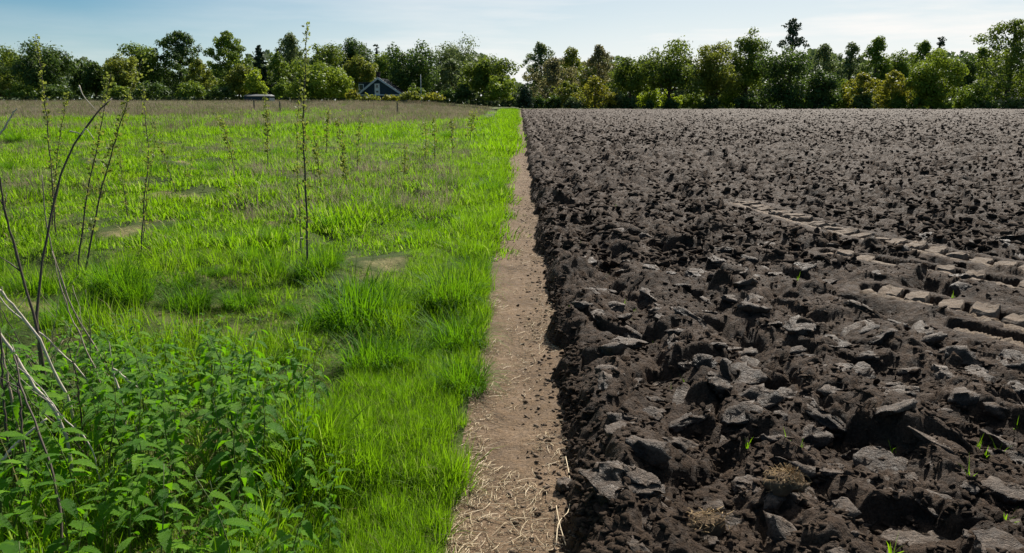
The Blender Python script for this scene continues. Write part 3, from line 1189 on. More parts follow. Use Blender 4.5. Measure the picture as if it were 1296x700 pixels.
protos = [make_nettle(k) for k in range(5)]
spots = []
rr = random.Random(21)
tries = 0
while len(spots) < 295 and tries < 20000:
    tries += 1
    y = rr.uniform(1.75, 4.6)
    x = rr.uniform(-3.3, -0.55)
    lim = -0.62 - 0.30 * (y - 2.2) if y > 2.2 else -0.62
    if x > lim + rr.gauss(0, 0.10):
        continue
    if y > 4.0 + 0.5 * math.sin(x * 2.2) + rr.gauss(0, 0.15):
        continue
    if any((x - a) ** 2 + (y - b) ** 2 < 0.084 ** 2 for a, b in spots):
        continue
    spots.append((x, y))
for i, (x, y) in enumerate(spots):
    o = protos[i] if i < 5 else copy_tree(protos[rr.randrange(5)])
    edge = sstep(4.5, 3.0, y)
    s_ = rr.uniform(0.62, 1.05) * (0.70 + 0.30 * float(edge)) * (0.85 if x > -1.0 else 1)
    o.location = (x, y, mz(x, y) - 0.02)
    o.scale = (s_, s_, s_)
    o.rotation_euler = (0, 0, rr.uniform(0, 6.28))


# ------------------------------------------------------------------ bare stalks in the near left corner
def stalk(name, pts, d0, d1, r0, r1, mat, label, cat, twigs=(), root=True, group='bare stalks in the near left corner'):
    n = len(pts)
    P3 = [at(px, py, d0 + (d1 - d0) * i / (n - 1)) for i, (px, py) in enumerate(pts)]
    if root:
        b = P3[0]
        g0 = Vector((b.x + (b.x - P3[1].x) * 0.2, b.y, mz(b.x, b.y) - 0.02))
        if b.z > g0.z + 0.03:
            P3 = [g0] + P3
    base = P3[0].copy()
    sp = spline([p - base for p in P3], 22)
    mb = MB()
    rg = random.Random(len(label))
    mb.tube([p + Vector((rg.gauss(0, .0022), 0, rg.gauss(0, .0022))) for p in sp], [(r0 + (r1 - r0) * i / 21) * (1.22 if i % 5 == 2 else rg.uniform(0.9, 1.05)) for i in range(22)], 7)
    e = link(name, mb.mesh(name, True), mat, None, base)
    tag(e, label, cat, group)
    for j in range(rg.randint(1, 4) if root else 0):              # snapped side twigs and knots
        k_ = rg.randint(5, 19)
        a_ = rg.uniform(0, 6.28)
        dv = (sp[k_] - sp[k_ - 1]).normalized() * rg.uniform(0.3, 1.0) + Vector((math.cos(a_), math.sin(a_) * 0.5, rg.uniform(0.1, 0.6)))
        ln = rg.uniform(0.02, 0.11)
        m2 = MB()
        rk = (r0 + (r1 - r0) * k_ / 21)
        m2.tube([sp[k_], sp[k_] + dv * ln * 0.5, sp[k_] + dv * ln + Vector((0, 0, rg.uniform(-.01, .03)))], [rk * 0.75, rk * 0.5, rk * 0.28], 5)
        link('twig', m2.mesh('twig', True), mat, e)
    for tw in twigs:
        k = len(tw[0])
        q = [at(px, py, tw[1]) - base for px, py in tw[0]]
        m2 = MB()
        m2.tube(spline(q, 8), [r1 * 1.2 - (r1 * 0.8) * i / 7 for i in range(8)], 5)
        link('twig', m2.mesh('twig', True), M['pale_wood'], e)
    return e


stalk('bare_stalk', [(58, 508), (47, 400), (62, 285), (85, 200), (118, 150), (142, 124)], 3.6, 3.9, 0.0078, 0.0030, M['dark_wood'],
      'tall brown stalk arching up to the right above the nettles', 'stalk',
      [([(104, 170), (109, 163), (120, 178)], 3.8), ([(88, 166), (98, 168), (107, 172)], 3.8), ([(100, 108), (106, 122), (122, 140)], 3.85)])
stalk('bare_stalk', [(62, 505), (44, 410), (18, 310), (6, 265), (-2, 215)], 3.5, 3.4, 0.0074, 0.0038, M['dark_wood'],
      'dark stalk curving up to the left picture edge', 'stalk')
stalk('bare_stalk', [(158, 505), (120, 440), (90, 385), (70, 330), (58, 280), (54, 222)], 4.1, 4.0, 0.0055, 0.0025, M['dry_wood'],
      'thin grey stalk rising straight behind the arching brown one', 'stalk')
stalk('bare_stalk', [(88, 512), (45, 424), (10, 380), (-20, 345)], 3.4, 3.2, 0.0065, 0.0045, M['pale_wood'],
      'bleached stalk slanting out of the picture at mid left', 'stalk')
stalk('bare_stalk', [(78, 536), (41, 485), (2, 424), (-25, 385)], 3.1, 3.0, 0.0070, 0.0050, M['pale_wood'],
      'thick bleached stalk slanting down into the nettles', 'stalk')
stalk('bare_stalk', [(24, 545), (12, 490), (0, 430), (-10, 390)], 3.2, 3.2, 0.0060, 0.0040, M['dry_wood'],
      'grey stalk leaning left at the very edge of the nettles', 'stalk')
stalk('bare_stalk', [(34, 604), (28, 540), (24, 490), (21, 450)], 2.9, 3.0, 0.0050, 0.0030, M['dark_wood'],
      'short dark upright stalk near the left picture edge', 'stalk')
stalk('bare_stalk', [(82, 705), (75, 640), (60, 576), (38, 520), (26, 488), (18, 450)], 2.55, 2.8, 0.0055, 0.0028, M['dark_wood'],
      'brown stalk rising crookedly from the bottom left corner', 'stalk')
stalk('bare_stalk', [(114, 487), (82, 450), (50, 421), (20, 398), (-6, 370)], 3.7, 3.6, 0.0045, 0.0028, M['pale_wood'],
      'fine bleached stalk crossing behind the thicker pale ones', 'stalk')
stalk('bare_stalk', [(126, 482), (104, 430), (84, 385), (66, 318)], 3.9, 4.0, 0.0050, 0.0022, M['dry_wood'],
      'thin leaning grey stalk on the right of the stalk cluster', 'stalk')
stalk('bare_stalk', [(-4, 590), (22, 560), (60, 530)], 2.9, 3.0, 0.0055, 0.0040, M['pale_wood'],
      'pale broken stalk lying low across the left edge', 'stalk', root=False)
stalk('bare_stalk', [(10, 560), (4, 500), (2, 440), (-3, 400)], 3.0, 3.0, 0.0050, 0.0035, M['dark_wood'],
      'dark stalk standing at the extreme left edge', 'stalk')
stalk('bare_stalk', [(-8, 178), (6, 162), (14, 148), (22, 136)], 3.6, 3.6, 0.0050, 0.0025, M['pale_wood'],
      'pale twig poking in from the left edge at grass level', 'stalk', root=False)
stalk('bare_stalk', [(153, 503), (148, 486), (142, 466), (158, 478), (174, 490)], 3.5, 3.5, 0.0050, 0.0035, M['pale_wood'],
      'short snapped pale stalk bent over above the nettles', 'stalk')


rr = random.Random(88)
for k in range(16):
    d = rr.uniform(2.9, 4.3)
    px, py = rr.uniform(-15, 120), rr.uniform(500, 570)
    ln = rr.uniform(70, 210)
    an = rr.gauss(-0.35, 0.35)
    pts = [(px + math.sin(an) * ln * f_ + rr.gauss(0, 3), py - math.cos(an) * ln * f_) for f_ in (0, .35, .7, 1)]
    stalk('dry_twig', pts, d, d + rr.uniform(-.2, .2), rr.uniform(.0022, .004), .0012, M[rr.choice(['pale_wood', 'dry_wood', 'dry_wood', 'dark_wood'])],
          'thin dry twig leaning in the tangle of bare stalks at the left edge', 'twig', group='thin dry twigs at the left edge')

# ------------------------------------------------------------------ tall leafy stems in the meadow
def leafy_stem(pts, d, r0, lab, dens=1.0, lsize=0.028, seed=0, spread_=0.03, top_bush=0.0):
    rg = random.Random(seed + 100)
    P3 = [at(px, py, d) for px, py in pts]
    b = P3[0]
    g0 = onground(pts[0][0], pts[0][1], 0)
    zz = mz(b.x, b.y)
    P3[0] = Vector((b.x, b.y, zz - 0.02))
    base = P3[0].copy()
    sp = spline([p - base for p in P3], 26)
    e = empty('leafy_stem', base)
    tag(e, lab, 'plant', 'tall leafy stems in the meadow')
    mb = MB()
    mb.tube([p + Vector((rg.gauss(0, .003), rg.gauss(0, .003), 0)) for p in sp], [r0 * (1 - 0.75 * i / 25) for i in range(26)], 6)
    link('stem', mb.mesh('stem', True), M['dark_wood'], e)
    V, F, T_ = [], [], []
    H_ = sp[-1].z
    n = int(H_ * 95 * dens)
    for k in range(n):
        f_ = rg.random() ** (0.9 if top_bush == 0 else 0.6)
        f_ = 0.12 + 0.86 * f_
        i = f_ * 25
        i0 = min(int(i), 24)
        p = sp[i0].lerp(sp[i0 + 1], i - i0)
        az = rg.uniform(0, 6.28)
        el = rg.uniform(0.1, 1.1)
        L = lsize * rg.uniform(0.6, 1.5) * (1.15 - 0.5 * f_)
        dr = Vector((math.cos(az) * math.cos(el), math.sin(az) * math.cos(el), math.sin(el)))
        off = rg.random() * spread_ * (1 + top_bush * max(0, f_ - 0.7) * 8)
        p = p + dr * off
        sd_ = dr.cross(Vector((rg.gauss(0, 1), rg.gauss(0, 1), rg.gauss(0, 1)))).normalized()
        up = sd_.cross(dr)
        w = L * 0.38
        b0 = len(V)
        V += [p, p + dr * L * 0.45 + sd_ * w + up * L * 0.08, p + dr * L, p + dr * L * 0.45 - sd_ * w + up * L * 0.08, p + dr * L * 0.5]
        F += [(b0, b0 + 1, b0 + 4), (b0 + 1, b0 + 2, b0 + 4), (b0 + 2, b0 + 3, b0 + 4), (b0 + 3, b0, b0 + 4)]
        T_ += [rg.random()] * 5
    me = mesh_np('leaves', np.array([tuple(v) for v in V]), np.array(F), False, {'tint': T_})
    link('leaves', me, M['stem_leaf'], e)
    return e


ST = [
    ([(390, 354), (387, 250), (384, 150), (387, 80), (389, 28)], 7.1, 0.011, 'tallest leafy stem standing dead straight against the sky', 1.3, 0.034, 0.035, 0),
    ([(382, 330), (377, 230), (376, 160), (380, 100)], 7.4, 0.005, 'thinner leafy stem close on the left of the tallest one', 0.9, 0.028, 0.02, 0),
    ([(72, 312), (66, 230), (58, 140), (52, 90), (45, 43)], 8.6, 0.008, 'leafy stem reaching above the dark left trees into the sky', 1.25, 0.036, 0.035, 0),
    ([(64, 300), (70, 220), (80, 150), (86, 116)], 8.8, 0.007, 'short leafy stem right of the one above the left trees', 1.2, 0.034, 0.03, 0),
    ([(94, 352), (108, 260), (122, 190), (134, 125), (140, 94)], 7.0, 0.008, 'slanting leafy stem behind the arching brown stalk', 1.2, 0.034, 0.035, 0.4),
    ([(104, 354), (124, 260), (145, 180), (164, 120), (180, 74)], 7.0, 0.009, 'slanting leafy stem with a bushy yellowish top', 1.5, 0.036, 0.035, 1.4),
    ([(177, 324), (183, 250), (188, 195), (183, 140), (181, 108)], 7.8, 0.007, 'slender leafy stem with a kink right of the bushy topped one', 1.0, 0.032, 0.03, 0),
    ([(178, 300), (187, 240), (196, 180), (194, 150)], 8.2, 0.0045, 'thin stem crossing the kinked leafy one', 0.5, 0.03, 0.02, 0),
    ([(161, 268), (155, 225), (150, 184)], 10.5, 0.006, 'faint leafy stem among the slanting ones', 1.4, 0.035, 0.04, 0),
    ([(226, 236), (210, 205), (200, 176)], 12, 0.008, 'dark bent weed with a blackish seed head in the left meadow', 0.8, 0.05, 0.03, 0.8),
    ([(238, 240), (241, 215), (244, 188)], 14.5, 0.008, 'short leafy stem left of the lone black tussock', 1.0, 0.045, 0.05, 0),
    ([(297, 196), (286, 172), (272, 142)], 17, 0.008, 'leaning thin leafy stem before the far fence post', 1.4, 0.06, 0.06, 0),
    ([(302, 274), (301, 252), (302, 230)], 11.5, 0.006, 'low single leafy stem in the mid left meadow', 0.9, 0.042, 0.05, 0),
    ([(338, 195), (338, 155), (335, 118)], 19, 0.013, 'pale leafy stem standing in front of the bright round tree', 1.0, 0.07, 0.05, 0),
    ([(408, 250), (402, 205), (397, 162)], 13, 0.009, 'leafy stem leaning left just right of the tallest one', 1.1, 0.05, 0.05, 0),
    ([(412, 188), (414, 162), (417, 136)], 22, 0.012, 'far leafy stem below the house eaves', 0.9, 0.07, 0.06, 0),
    ([(440, 234), (434, 195), (427, 148)], 14, 0.009, 'leaning leafy stem below the house gable', 1.5, 0.055, 0.06, 0),
    ([(451, 205), (454, 175), (459, 140)], 17.5, 0.008, 'thin dark stem leaning right below the house', 0.7, 0.06, 0.05, 0),
    ([(511, 232), (512, 205), (512, 182)], 15, 0.008, 'small leafy stem right of the leaning ones below the house', 1.2, 0.05, 0.05, 0),
    ([(538, 196), (539, 175), (538, 154)], 21, 0.011, 'upright leafy stem in the mid distance, left one of a close pair', 0.8, 0.06, 0.06, 0),
    ([(550, 200), (550, 175), (549, 150)], 20, 0.011, 'upright leafy stem in the mid distance, right one of a close pair', 0.9, 0.065, 0.06, 0),
    ([(573, 188), (572, 168), (572, 150)], 24, 0.013, 'far leafy stem between the close pair and the path', 0.9, 0.07, 0.07, 0),
    ([(594, 176), (597, 158), (601, 143)], 29, 0.014, 'bushy leafy weed in the far meadow nearest the path', 1.8, 0.085, 0.20, 0.3),
]
for i, (pts, d, r0, lab, dens, ls, spd, tb) in enumerate(ST):
    leafy_stem(pts, d, r0, lab, dens, ls, i, spd, tb)

# ------------------------------------------------------------------ fence posts at the far side of the meadow
M['post'] = simple('weathered_post', (0.16, 0.13, 0.105), 0.85, 0.2, 0.3, 8, 0.01)
for px, lab in ((322.5, 'weathered fence post in the far meadow, leftmost of three'), (355, 'weathered fence post in the far meadow, middle of three'),
                (503, 'weathered fence post below the house, rightmost of three')):
    q = at(px, 148, 80)
    z = mz(q.x, q.y)
    mb = MB()
    mb.tube([(0, 0, -0.2), (0.01, 0, 0.6), (0.015, 0, 1.12), (0.015, 0, 1.15)], [0.075, 0.07, 0.066, 0.045], 9)
    o = link('fence_post', mb.mesh('fence_post'), M['post'], None, (q.x, q.y, z))
    tag(o, lab, 'fence post', 'fence posts in the far meadow')


# ------------------------------------------------------------------ trees
def crown_mesh(kind, w, h, dens, leaf, seed, gap=0.0):
    """leaf clumps through the crown volume; w width, h height of crown, base at z=0"""
    rg = np.random.default_rng(seed)
    blobs = []
    lp = rg.uniform(0, 6.28, 2)
    if kind == 'loose':
        w = w * 1.22
    if kind in ('oak', 'dome'):
        nb = 62 if kind == 'oak' else 54
        for k in range(nb):
            d = rg.normal(size=3)
            d /= np.linalg.norm(d)
            rr_ = rg.uniform(0.45, 0.88) ** 0.8
            aa = math.atan2(d[1], d[0])
            rr_ *= 1 + 0.16 * math.sin(2 * aa + lp[0] + d[2] * 3) + 0.16 * math.sin(3 * aa + lp[1] - d[2] * 4)
            if kind == 'dome':
                d[2] = abs(d[2]) * 1.0
                c_ = np.array([d[0] * w / 2 * rr_, d[1] * w / 2 * rr_, h * (0.08 + 0.80 * d[2] * rr_)])
            else:
                c_ = np.array([d[0] * w / 2 * rr_ * 0.96, d[1] * w / 2 * rr_ * 0.96, h * (0.46 + 0.44 * d[2] * rr_)])
                if k % 4 == 0:                 # lower skirts
                    c_ = np.array([c_[0] * 1.02, c_[1], h * rg.uniform(0.05, 0.35)])
            blobs.append((c_, rg.uniform(0.10, 0.19) * (w + h) / 2))
    elif kind == 'loose':
        for k in range(150):
            f_ = ((k + rg.random()) / 150) ** 1.1
            a = rg.uniform(0, 6.28)
            lobe = 1 + 0.30 * math.sin(a * 2 + lp[0] + f_ * 5) + 0.22 * math.sin(a * 3 + lp[1] - f_ * 9)
            rad = w / 2 * min(1.0, 0.78 + 0.9 * f_) * (1 - f_ ** 2.3) ** 0.62 * lobe
            rr_ = rad * math.sqrt(rg.random())
            blobs.append((np.array([math.cos(a) * rr_, math.sin(a) * rr_, h * (0.02 + 0.95 * f_)]), rg.uniform(0.045, 0.095) * (w + h) / 2))
    elif kind == 'conifer':
        for k in range(170):
            f_ = rg.random() ** 1.15
            rad = w / 2 * (1 - f_) ** 0.8
            a = rg.uniform(0, 6.28)
            rr_ = rad * rg.uniform(0.3, 1.0)
            blobs.append((np.array([math.cos(a) * rr_, math.sin(a) * rr_, h * (0.02 + 0.95 * f_) - rr_ * 0.25]), (0.06 + 0.08 * (1 - f_)) * w))
    elif kind == 'pine':
        for k in range(40):
            f_ = rg.random()
            rad = w / 2 * (0.75 + 0.25 * math.sin(f_ * 9)) * (1 - 0.75 * f_ ** 1.6)
            a = rg.uniform(0, 6.28)
            rr_ = rad * rg.uniform(0.25, 1.0)
            blobs.append((np.array([math.cos(a) * rr_, math.sin(a) * rr_, h * (0.08 + 0.86 * f_)]), rg.uniform(0.07, 0.12) * w))
    vol = sum(b[1] ** 2 for b in blobs)
    n = int(dens * vol * 13.0 / (leaf * leaf))
    n = min(n, 10500)
    pr = np.array([b[1] ** 2 for b in blobs])
    pr /= pr.sum()
    which = rg.choice(len(blobs), n, p=pr)
    cs = np.array([b[0] for b in blobs])[which]
    rs = np.array([b[1] for b in blobs])[which]
    d = rg.normal(size=(n, 3))
    d /= np.linalg.norm(d, axis=1)[:, None]
    rad = rs * (0.35 + 0.65 * rg.random(n) ** 0.5) * (1 + 0.35 * (rg.random(n) < 0.12))
    sq = np.array([1, 1, 0.55 if kind in ('pine', 'conifer') else 0.85])
    p = cs + d * rad[:, None] * sq
    if kind == 'dome':
        p[:, 2] = np.abs(p[:, 2])
    nn = d + rg.normal(0, 0.55, (n, 3)) + np.array([0, 0, 0.35])
    nn /= np.linalg.norm(nn, axis=1)[:, None]
    a1 = np.cross(nn, rg.normal(size=(n, 3)))
    a1 /= np.linalg.norm(a1, axis=1)[:, None]
    a2 = np.cross(nn, a1)
    L = leaf * rg.uniform(0.6, 1.35, n)[:, None]
    v = np.stack([p - a1 * L * 0.6, p - a2 * L * 0.38 + nn * L * .08, p + a1 * L * 0.6, p + a2 * L * 0.38 + nn * L * .08], 1).reshape(-1, 3)
    i = np.arange(n) * 4
    f = np.stack([i, i + 1, i + 2, i + 3], 1)
    bt = rg.random(len(blobs))[which]
    tint = np.repeat(np.clip(0.55 * bt + 0.45 * rg.random(n), 0, 1), 4)
    return mesh_np('crown', v, f, False, {'tint': tint}), blobs


def tree(name, px0, px1, top, base, D, kind, leafmat, label, cat='tree', dens=1.0, trunk=0.16, leaf=0.36, bark='bark', zb=None, tw=None, group=None, depth=0.9):
    """a tree standing D metres away whose crown spans photo columns px0..px1 and reaches row top; base: row where it meets the ground"""
    xc = (px0 + px1) / 2
    q = at(xc, base, D)
    zg = q.z if zb is None else zb
    topz = at(xc, top, D).z
    w = (px1 - px0) / FPX * D
    hgt = topz - zg
    ch = hgt * (1 - trunk)
    seed = int(px0 * 7 + px1 * 13 + top)
    me, blobs = crown_mesh(kind, w, ch, dens, leaf, seed)
    root = empty(name, (q.x, q.y, zg), 0)
    tag(root, label, cat, group)
    cr_ = link('crown', me, M[leafmat], root, (0, 0, hgt * trunk))
    cr_.scale = (1, depth, 1)
    if kind != 'dome' or trunk > 0.05:
        mb = MB()
        rg = random.Random(seed)
        r0 = tw or max(0.12, 0.028 * hgt)
        lean = rg.uniform(-.02, .02) * hgt
        top_f = 0.9 if kind in ('conifer', 'loose', 'pine') else 0.62
        pts = [Vector((lean * (i / 6) ** 2 + rg.uniform(-.06, .06) * r0, 0, hgt * top_f * i / 6 - 0.1)) for i in range(7)]
        mb.tube(pts, [r0 * (1.25 if i == 0 else 1 - 0.78 * i / 6) for i in range(7)], 8)
        for b in rg.sample(blobs, min(14, len(blobs))):
            c_ = Vector(b[0]) + Vector((0, 0, hgt * trunk))
            c_.y *= depth
            f_ = min(0.85, max(0.25, (c_.z - 0.25 * w * rg.random()) / (hgt * top_f) - 0.12))
            i = f_ * 6
            i0 = min(5, int(i))
            s_ = pts[i0].lerp(pts[i0 + 1], i - i0)
            mid = s_.lerp(c_, 0.5) + Vector((0, 0, -0.04 * w))
            rb_ = r0 * 0.42 * (1 - 0.5 * f_)
            mb.tube([s_, mid, c_], [rb_, rb_ * 0.6, rb_ * 0.2], 5)
        link('trunk', mb.mesh('trunk', True), M[bark], root)
    return root


# left-hand row, beyond the meadow
BL = 122
TL = [
    ('oak_tree', -45, 45, 53, BL, 150, 'oak', 'leaf_oak', 'dark broad oak at the left picture edge', dict(dens=1.2, trunk=0.06)),
    ('oak_tree', 18, 95, 51, BL, 146, 'oak', 'leaf_dark', 'dark rounded oak, second from the left edge, behind the tall leafy stem', dict(dens=1.2, trunk=0.06)),
    ('dark_tree', 94, 114, 76, BL, 160, 'loose', 'leaf_dark', 'small narrow dark tree in the gap after the left oaks', dict(dens=1.3, trunk=0.04)),
    ('dark_tree', 108, 136, 71, BL, 158, 'oak', 'leaf_dark', 'small dark dense tree beside the brownish round crown', dict(dens=1.3, trunk=0.05)),
    ('broad_tree', 133, 178, 58, BL, 152, 'oak', 'leaf_olive', 'olive brown round crown behind the bushy topped stem', dict(trunk=0.1)),
    ('broad_tree', 160, 206, 51, BL, 160, 'oak', 'leaf_mid', 'mid green round crown just right of the olive brown one', dict(trunk=0.1)),
    ('poplar_tree', 204, 258, 41, BL, 165, 'loose', 'leaf_dark', 'tall loose dark tree with a ragged top in the left row', dict(dens=1.0, trunk=0.06)),
    ('small_maple', 238, 270, 75, BL, 150, 'loose', 'leaf_olive', 'small olive tree between two tall loose trees', dict(dens=1.1, trunk=0.08)),
    ('poplar_tree', 266, 318, 41, BL, 160, 'loose', 'leaf_mid', 'tall loose mid green tree left of the dark spruce', dict(dens=1.25, trunk=0.06)),
    ('small_maple', 286, 320, 78, BL, 142, 'oak', 'leaf_olive', 'low yellowish tree in front of the tall mid green one', dict(dens=1.1, trunk=0.10)),
    ('spruce_tree', 316, 348, 54, BL, 168, 'conifer', 'leaf_needle', 'dark pointed spruce in the left row', dict(dens=1.1, trunk=0.03)),
    ('small_maple', 312, 342, 86, BL, 140, 'oak', 'leaf_lime', 'low bright yellow green tree at the foot of the spruce', dict(dens=1.0, trunk=0.10)),
    ('poplar_tree', 352, 390, 44, BL, 172, 'loose', 'leaf_grey', 'thin grey green tree behind the tallest leafy stem', dict(dens=0.9, trunk=0.05)),
    ('broad_tree', 340, 368, 68, BL, 162, 'loose', 'leaf_mid', 'plain green tree just right of the spruce', dict(dens=1.1, trunk=0.06)),
    ('oak_tree', 388, 440, 48, BL, 160, 'oak', 'leaf_oak', 'oak rising behind the bright round tree', dict(dens=1.1, trunk=0.12)),
    ('oak_tree', 430, 472, 43, BL, 168, 'oak', 'leaf_dark', 'tallest dark oak directly behind the house', dict(dens=1.2, trunk=0.15)),
    ('round_tree', 364, 449, 73, 125, 128, 'dome', 'leaf_bright', 'big bright green round tree left of the house', dict(dens=1.35, trunk=0.04)),
    ('golden_tree', 436, 478, 69, BL, 150, 'oak', 'leaf_olive', 'yellow green crown hanging over the house roof', dict(dens=1.1, trunk=0.2)),
    ('pine_tree', 470, 486, 55, BL, 180, 'pine', 'leaf_needle', 'small dark pine top showing between the oaks', dict(dens=0.8, trunk=0.55)),
    ('broad_tree', 466, 508, 64, BL, 165, 'oak', 'leaf_mid', 'green crown behind the house chimney', dict(dens=1.0, trunk=0.15)),
    ('oak_tree', 486, 558, 53, BL, 142, 'oak', 'leaf_dark', 'big dark oak right of the house', dict(dens=1.4, trunk=0.06)),
    ('broad_tree', 536, 610, 48, BL, 185, 'oak', 'leaf_grey', 'hazy grey green crown behind the big dark oak', dict(dens=0.9, trunk=0.15)),
    ('willow_tree', 548, 596, 76, BL, 155, 'loose', 'leaf_grey', 'pale grey green willow right of the big dark oak', dict(dens=1.3, trunk=0.04)),
    ('oak_tree', 584, 652, 68, 126, 138, 'oak', 'leaf_oak', 'oak with its trunk in view left of the path end', dict(dens=0.95, trunk=0.18)),
    ('bright_bush', 612, 652, 96, 127, 130, 'dome', 'leaf_bright', 'bright green bush at the foot of the oak by the path end', dict(dens=1.1, trunk=0.02)),
    ('dark_bush', 570, 598, 105, 126, 136, 'dome', 'leaf_dark', 'dark bush under the oak with its trunk in view', dict(dens=1.1, trunk=0.02)),
]
TRG = [
    ('loose_tree', 664, 704, 55, 136, 165, 'loose', 'leaf_grey', 'thin tree with a spindly tall top right of the path end', dict(dens=0.8, trunk=0.06)),
    ('budding_tree', 672, 728, 74, 136, 150, 'loose', 'leaf_bud', 'brownish half bare tree right of the spindly one', dict(dens=0.75, trunk=0.10, bark='pale_bark')),
    ('budding_tree', 700, 745, 62, 136, 158, 'loose', 'leaf_olive', 'thin olive tree with bare branches before the hedge', dict(dens=0.75, trunk=0.10, bark='pale_bark')),
    ('budding_tree', 738, 776, 58, 136, 160, 'loose', 'leaf_bud', 'brown tinged tree with a spiky top', dict(dens=0.8, trunk=0.10, bark='pale_bark')),
    ('golden_bush', 734, 772, 97, 136, 138, 'loose', 'leaf_gold', 'golden yellow bush at the field edge', dict(dens=0.95, trunk=0.03)),
    ('golden_bush', 700, 736, 103, 136, 142, 'loose', 'leaf_olive', 'dull yellow bush left of the golden one', dict(dens=0.9, trunk=0.03)),
    ('oak_tree', 772, 822, 67, 137, 145, 'oak', 'leaf_oak', 'smaller oak with a clear trunk at the left of the right hand oaks', dict(dens=0.75, trunk=0.26)),
    ('oak_tree', 806, 886, 45, 137, 142, 'oak', 'leaf_oak', 'spreading oak on a dark trunk, middle of the right hand row', dict(dens=0.85, trunk=0.22)),
    ('oak_tree', 872, 938, 46, 137, 144, 'oak', 'leaf_olive', 'olive tinted oak on a forked trunk', dict(dens=0.75, trunk=0.16)),
    ('oak_tree', 915, 970, 36, 137, 150, 'oak', 'leaf_oak', 'tallest oak of the right hand row, left of the pine', dict(dens=0.9, trunk=0.22)),
    ('oak_tree', 960, 1032, 48, 138, 140, 'oak', 'leaf_dark', 'dense dark oak hanging nearly to the ground below the pine top', dict(dens=1.3, trunk=0.03)),
    ('pine_tree', 974, 1020, 24, 137, 165, 'pine', 'leaf_needle', 'dark ragged pine standing above the oaks', dict(dens=0.8, trunk=0.62)),
    ('dark_bush', 1014, 1062, 86, 138, 139, 'oak', 'leaf_dark', 'dark green small tree right of the dense oak', dict(dens=1.2, trunk=0.03)),
    ('loose_tree', 1018, 1058, 57, 137, 170, 'loose', 'leaf_grey', 'sparse pale tree behind the dark small one', dict(dens=0.7, trunk=0.1)),
    ('loose_tree', 1054, 1088, 55, 137, 165, 'loose', 'leaf_grey', 'slim loose tree, first of the far row right of the pine', dict(dens=0.85, trunk=0.08)),
    ('broad_tree', 1084, 1122, 49, 137, 165, 'loose', 'leaf_mid', 'taller green tree, second of the far row right of the pine', dict(dens=1.1, trunk=0.08)),
    ('broad_tree', 1118, 1150, 55, 137, 168, 'oak', 'leaf_mid', 'rounded green tree, third of the far row right of the pine', dict(dens=0.9, trunk=0.1)),
    ('loose_tree', 1142, 1180, 52, 137, 172, 'loose', 'leaf_mid', 'loose green tree left of the small pine', dict(dens=0.9, trunk=0.08)),
    ('pine_tree', 1168, 1194, 46, 137, 172, 'pine', 'leaf_needle', 'small dark pine above the round yellow green tree', dict(dens=0.9, trunk=0.6)),
    ('golden_bush', 1068, 1108, 93, 138, 140, 'loose', 'leaf_gold', 'orange tinged bush, left of the golden pair', dict(dens=0.9, trunk=0.03)),
    ('golden_bush', 1102, 1152, 91, 138, 142, 'loose', 'leaf_gold', 'wide yellow bush left of the round yellow green tree', dict(dens=0.9, trunk=0.03)),
    ('round_tree', 1146, 1210, 63, 138, 138, 'oak', 'leaf_bright', 'round yellow green tree on a pale trunk', dict(dens=0.9, trunk=0.14, bark='pale_bark')),
    ('broad_tree', 1200, 1230, 62, 138, 155, 'oak', 'leaf_dark', 'dark crown right of the round yellow green tree', dict(dens=0.9, trunk=0.18)),
    ('broad_tree', 1222, 1248, 60, 138, 158, 'loose', 'leaf_mid', 'narrow green tree left of the tall edge tree', dict(dens=0.9, trunk=0.08)),
    ('tall_tree', 1232, 1312, 26, 137, 146, 'loose', 'leaf_oak', 'tall airy tree near the right picture edge', dict(dens=1.05, trunk=0.10, tw=0.5)),
    ('tall_tree', 1290, 1345, 58, 137, 150, 'oak', 'leaf_oak', 'darker tree cut by the right picture edge', dict(dens=1.0, trunk=0.1)),
    ('lime_bush', 1204, 1252, 98, 138, 141, 'dome', 'leaf_mid', 'fresh green bush left of the tall edge tree', dict(dens=1.0, trunk=0.02)),
]
for nm, a, b, tp, bs, D, kd, lm, lb, kw in TL + TRG:
    tree(nm, a, b, tp, bs, D, kd, lm, lb, 'bush' if 'bush' in nm else 'tree', group='trees along the far edge of the fields', **kw)

